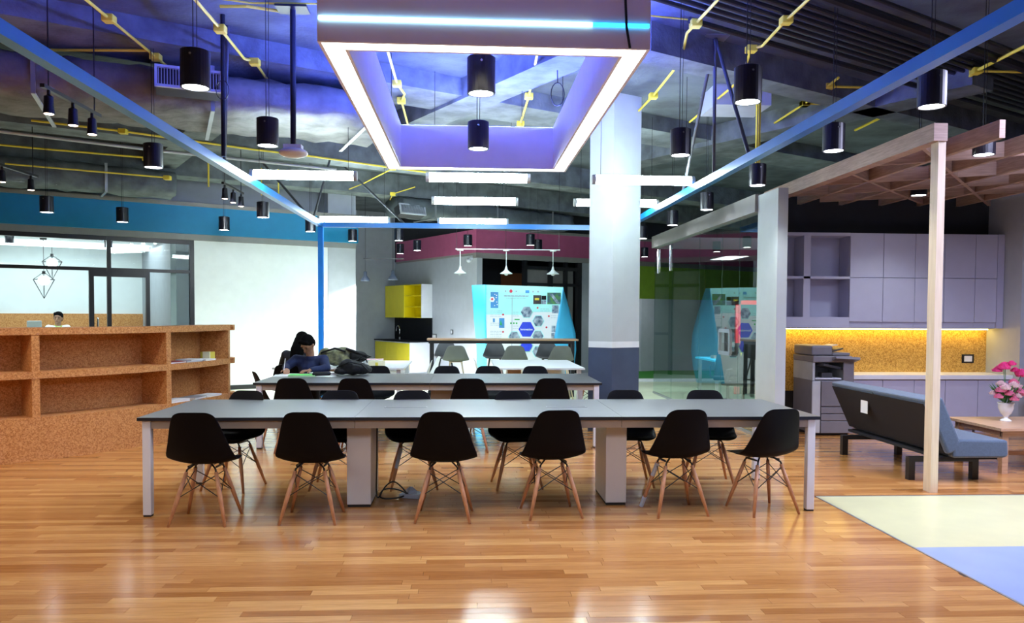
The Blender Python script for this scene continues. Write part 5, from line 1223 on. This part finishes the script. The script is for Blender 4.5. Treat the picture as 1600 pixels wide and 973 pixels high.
def person(name_label, loc, rz, J, cloth, trousers, hairkind, seated=True, curl=.5, collar=None):
    t = thing('person', name_label, 'person', loc, rz)
    g = lambda k: Vector(J[k])
    hd = g('head'); fd = Vector(J.get('face', (0, 1, -.2))).normalized(); nk = g('neck')
    upv = (hd - nk).normalized(); upv = (upv - fd * upv.dot(fd)).normalized(); sd = fd.cross(upv).normalized()
    def H(x_, y_, z_): return hd + sd * x_ + fd * y_ + upv * z_
    # body: one continuous mesh
    P = [('e2', None)]; P = []
    rotm = Matrix((sd, fd, upv)).transposed(); eu = tuple(rotm.to_euler())
    P += [('e', H(0, 0, .01), (.075, .092, .108), eu), ('e', H(0, .035, -.055), (.052, .052, .055), eu), ('c', H(0, -.02, -.06), .052, nk, .055),
          ('c', H(0, .088, .0), .008, H(0, .105, -.028), .014), ('c', H(-.02, .085, -.062), .010, H(.02, .085, -.062), .010), ('e', H(0, .075, -.095), (.022, .02, .016), eu),
          ('c', H(-.045, .075, .022), .012, H(.045, .075, .022), .012), ('e', H(-.078, -.005, -.01), (.012, .022, .03), eu), ('e', H(.078, -.005, -.01), (.012, .022, .03), eu)]
    ch, hp = g('chest'), g('hip')
    P += [('c', nk, .05, ch, .11), ('c', ch, .13, hp, .13)]
    for s_ in ('l', 'r'):
        P += [('c', g('sh_' + s_), .052, ch + Vector((0, 0, .03)), .09), ('c', g('sh_' + s_), .05, g('el_' + s_), .040), ('c', g('el_' + s_), .040, g('wr_' + s_), .026)]
        P += [('c', hp + (g('kn_' + s_) - hp) * .08, .085, g('kn_' + s_), .055), ('c', g('kn_' + s_), .055, g('an_' + s_), .036), ('c', g('an_' + s_), .036, g('an_' + s_) + Vector((0, .16, -.035)), .03)]
        dv = (g('wr_' + s_) - g('el_' + s_)).normalized(); dv = Vector((dv.x, dv.y, dv.z * .4)).normalized()
        hand(P, g('wr_' + s_), dv, (0, 0, -1), curl, 1 if s_ == 'l' else -1)
    body = blob('body', P, M['skin'], t, .0075, 3)
    # clothes
    S = [('c', nk - Vector((0, 0, .035)), .062, ch, .13), ('c', ch, .155, hp + Vector((0, 0, .02)), .150)]
    for s_ in ('l', 'r'):
        S += [('c', g('sh_' + s_), .072, ch + Vector((0, 0, .03)), .11), ('c', g('sh_' + s_), .068, g('el_' + s_), .056), ('c', g('el_' + s_), .056, g('el_' + s_).lerp(g('wr_' + s_), .9), .040)]
    blob('sweater' if not collar else 'shirt', S, cloth, t, .012, 4)
    T = []
    for s_ in ('l', 'r'): T += [('c', hp, .14, hp.lerp(g('kn_' + s_), .15), .105), ('c', hp.lerp(g('kn_' + s_), .1), .105, g('kn_' + s_), .075), ('c', g('kn_' + s_), .073, g('kn_' + s_).lerp(g('an_' + s_), .92), .055)]
    blob('trousers', T, trousers, t, .014, 3)
    for s_ in ('l', 'r'): a = g('an_' + s_); blob('shoe', [('c', a + Vector((0, -.03, -.03)), .042, a + Vector((0, .16, -.04)), .036)], M['rubber'], t, .01, 2)
    # hair
    Hh = [('e', H(0, -.02, .045), (.089, .098, .088), eu), ('e', H(0, -.045, .0), (.086, .075, .09), eu), ('c', H(-.05, .06, .085), .028, H(.05, .06, .088), .028)]
    if hairkind == 'long': Hh += [('c', H(0, -.05, 0), .088, H(0, -.10, -.16), .095), ('c', H(0, -.10, -.16), .095, H(0, -.13, -.36), .06)]
    if hairkind == 'bun': Hh += [('e', H(0, -.115, .03), (.04, .04, .04), eu)]
    blob('hair', Hh, M['hair'], t, .009, 2)
    for x_ in (-.031, .031):
        MB().ell(H(x_, .084, .003), (.011, .006, .006), 8, 6, eu).build('eye', M['eyem'], t, smooth=True)
        MB().cap(H(x_ - .016, .089, .026), .004, H(x_ + .016, .089, .026), .004, 6).build('eyebrow', M['hair'], t)
    MB().cap(H(-.016, .095, -.062), .0045, H(.016, .095, -.062), .0045, 8).build('mouth', M['lipm'], t)
    if collar: MB().tube([nk + Vector((.055 * math.cos(a), .055 * math.sin(a) + .02, -.01 - .02 * math.sin(a))) for a in [2 * PI * k / 12 for k in range(13)]], .012, 6).build('collar', collar, t, smooth=True)
    return t
# student: local +y is where he faces (towards the camera)
person('person in a navy sweater bent over papers, writing at the second table', (-2.08, 10.66, 0), PI, dict(
    head=(-.0, .18, 1.105), face=(.30, .62, -.62), neck=(-.02, .10, .96), chest=(-.0, .03, .80), hip=(0, -.06, .53),
    sh_l=(-.19, .07, .90), sh_r=(.17, .07, .90), el_l=(-.26, .27, .80), el_r=(.27, .20, .81), wr_l=(-.08, .44, .785), wr_r=(.22, .42, .79),
    kn_l=(-.12, .36, .50), kn_r=(.12, .36, .50), an_l=(-.12, .30, .08), an_r=(.12, .30, .08)), M['navycloth'], M['darkcloth'], 'short', curl=.45)
t = thing('pen', 'pale pen held upright in the writing student\'s hand', 'pen', (-2.31, 10.14, .79)); MB().cyl((0, 0, 0), (.015, .02, .15), .005, n=8).build('barrel', M['white'], t)
person('person with long black hair sitting behind the writing student, back to the camera', (-2.40, 11.02, 0), .1, dict(
    head=(.13, .02, 1.13), face=(.1, 1, -.3), neck=(.1, -.03, 1.0), chest=(.08, -.04, .84), hip=(0, -.06, .53),
    sh_l=(-.07, -.03, .94), sh_r=(.22, -.03, .94), el_l=(-.14, .12, .80), el_r=(.28, .12, .80), wr_l=(-.05, .38, .79), wr_r=(.2, .38, .79),
    kn_l=(-.1, .36, .50), kn_r=(.1, .36, .50), an_l=(-.1, .30, .08), an_r=(.1, .30, .08)), M['darkcloth'], M['darkcloth'], 'long', curl=.3)
person('smiling person in a white shirt with a green collar behind the left glazing', (-8.22, 16.45, 0), PI + .75, dict(
    head=(0, .02, 1.385), face=(.55, 1, -.05), neck=(0, 0, 1.235), chest=(0, 0, 1.08), hip=(0, 0, .76),
    sh_l=(-.17, 0, 1.18), sh_r=(.17, 0, 1.18), el_l=(-.24, .02, .94), el_r=(.24, .02, .94), wr_l=(-.2, .22, .98), wr_r=(.2, .22, .98),
    kn_l=(-.09, .02, .42), kn_r=(.09, .02, .42), an_l=(-.09, 0, .08), an_r=(.09, 0, .08)), M['whitecloth'], M['darkcloth'], 'bun', collar=M['lime'])
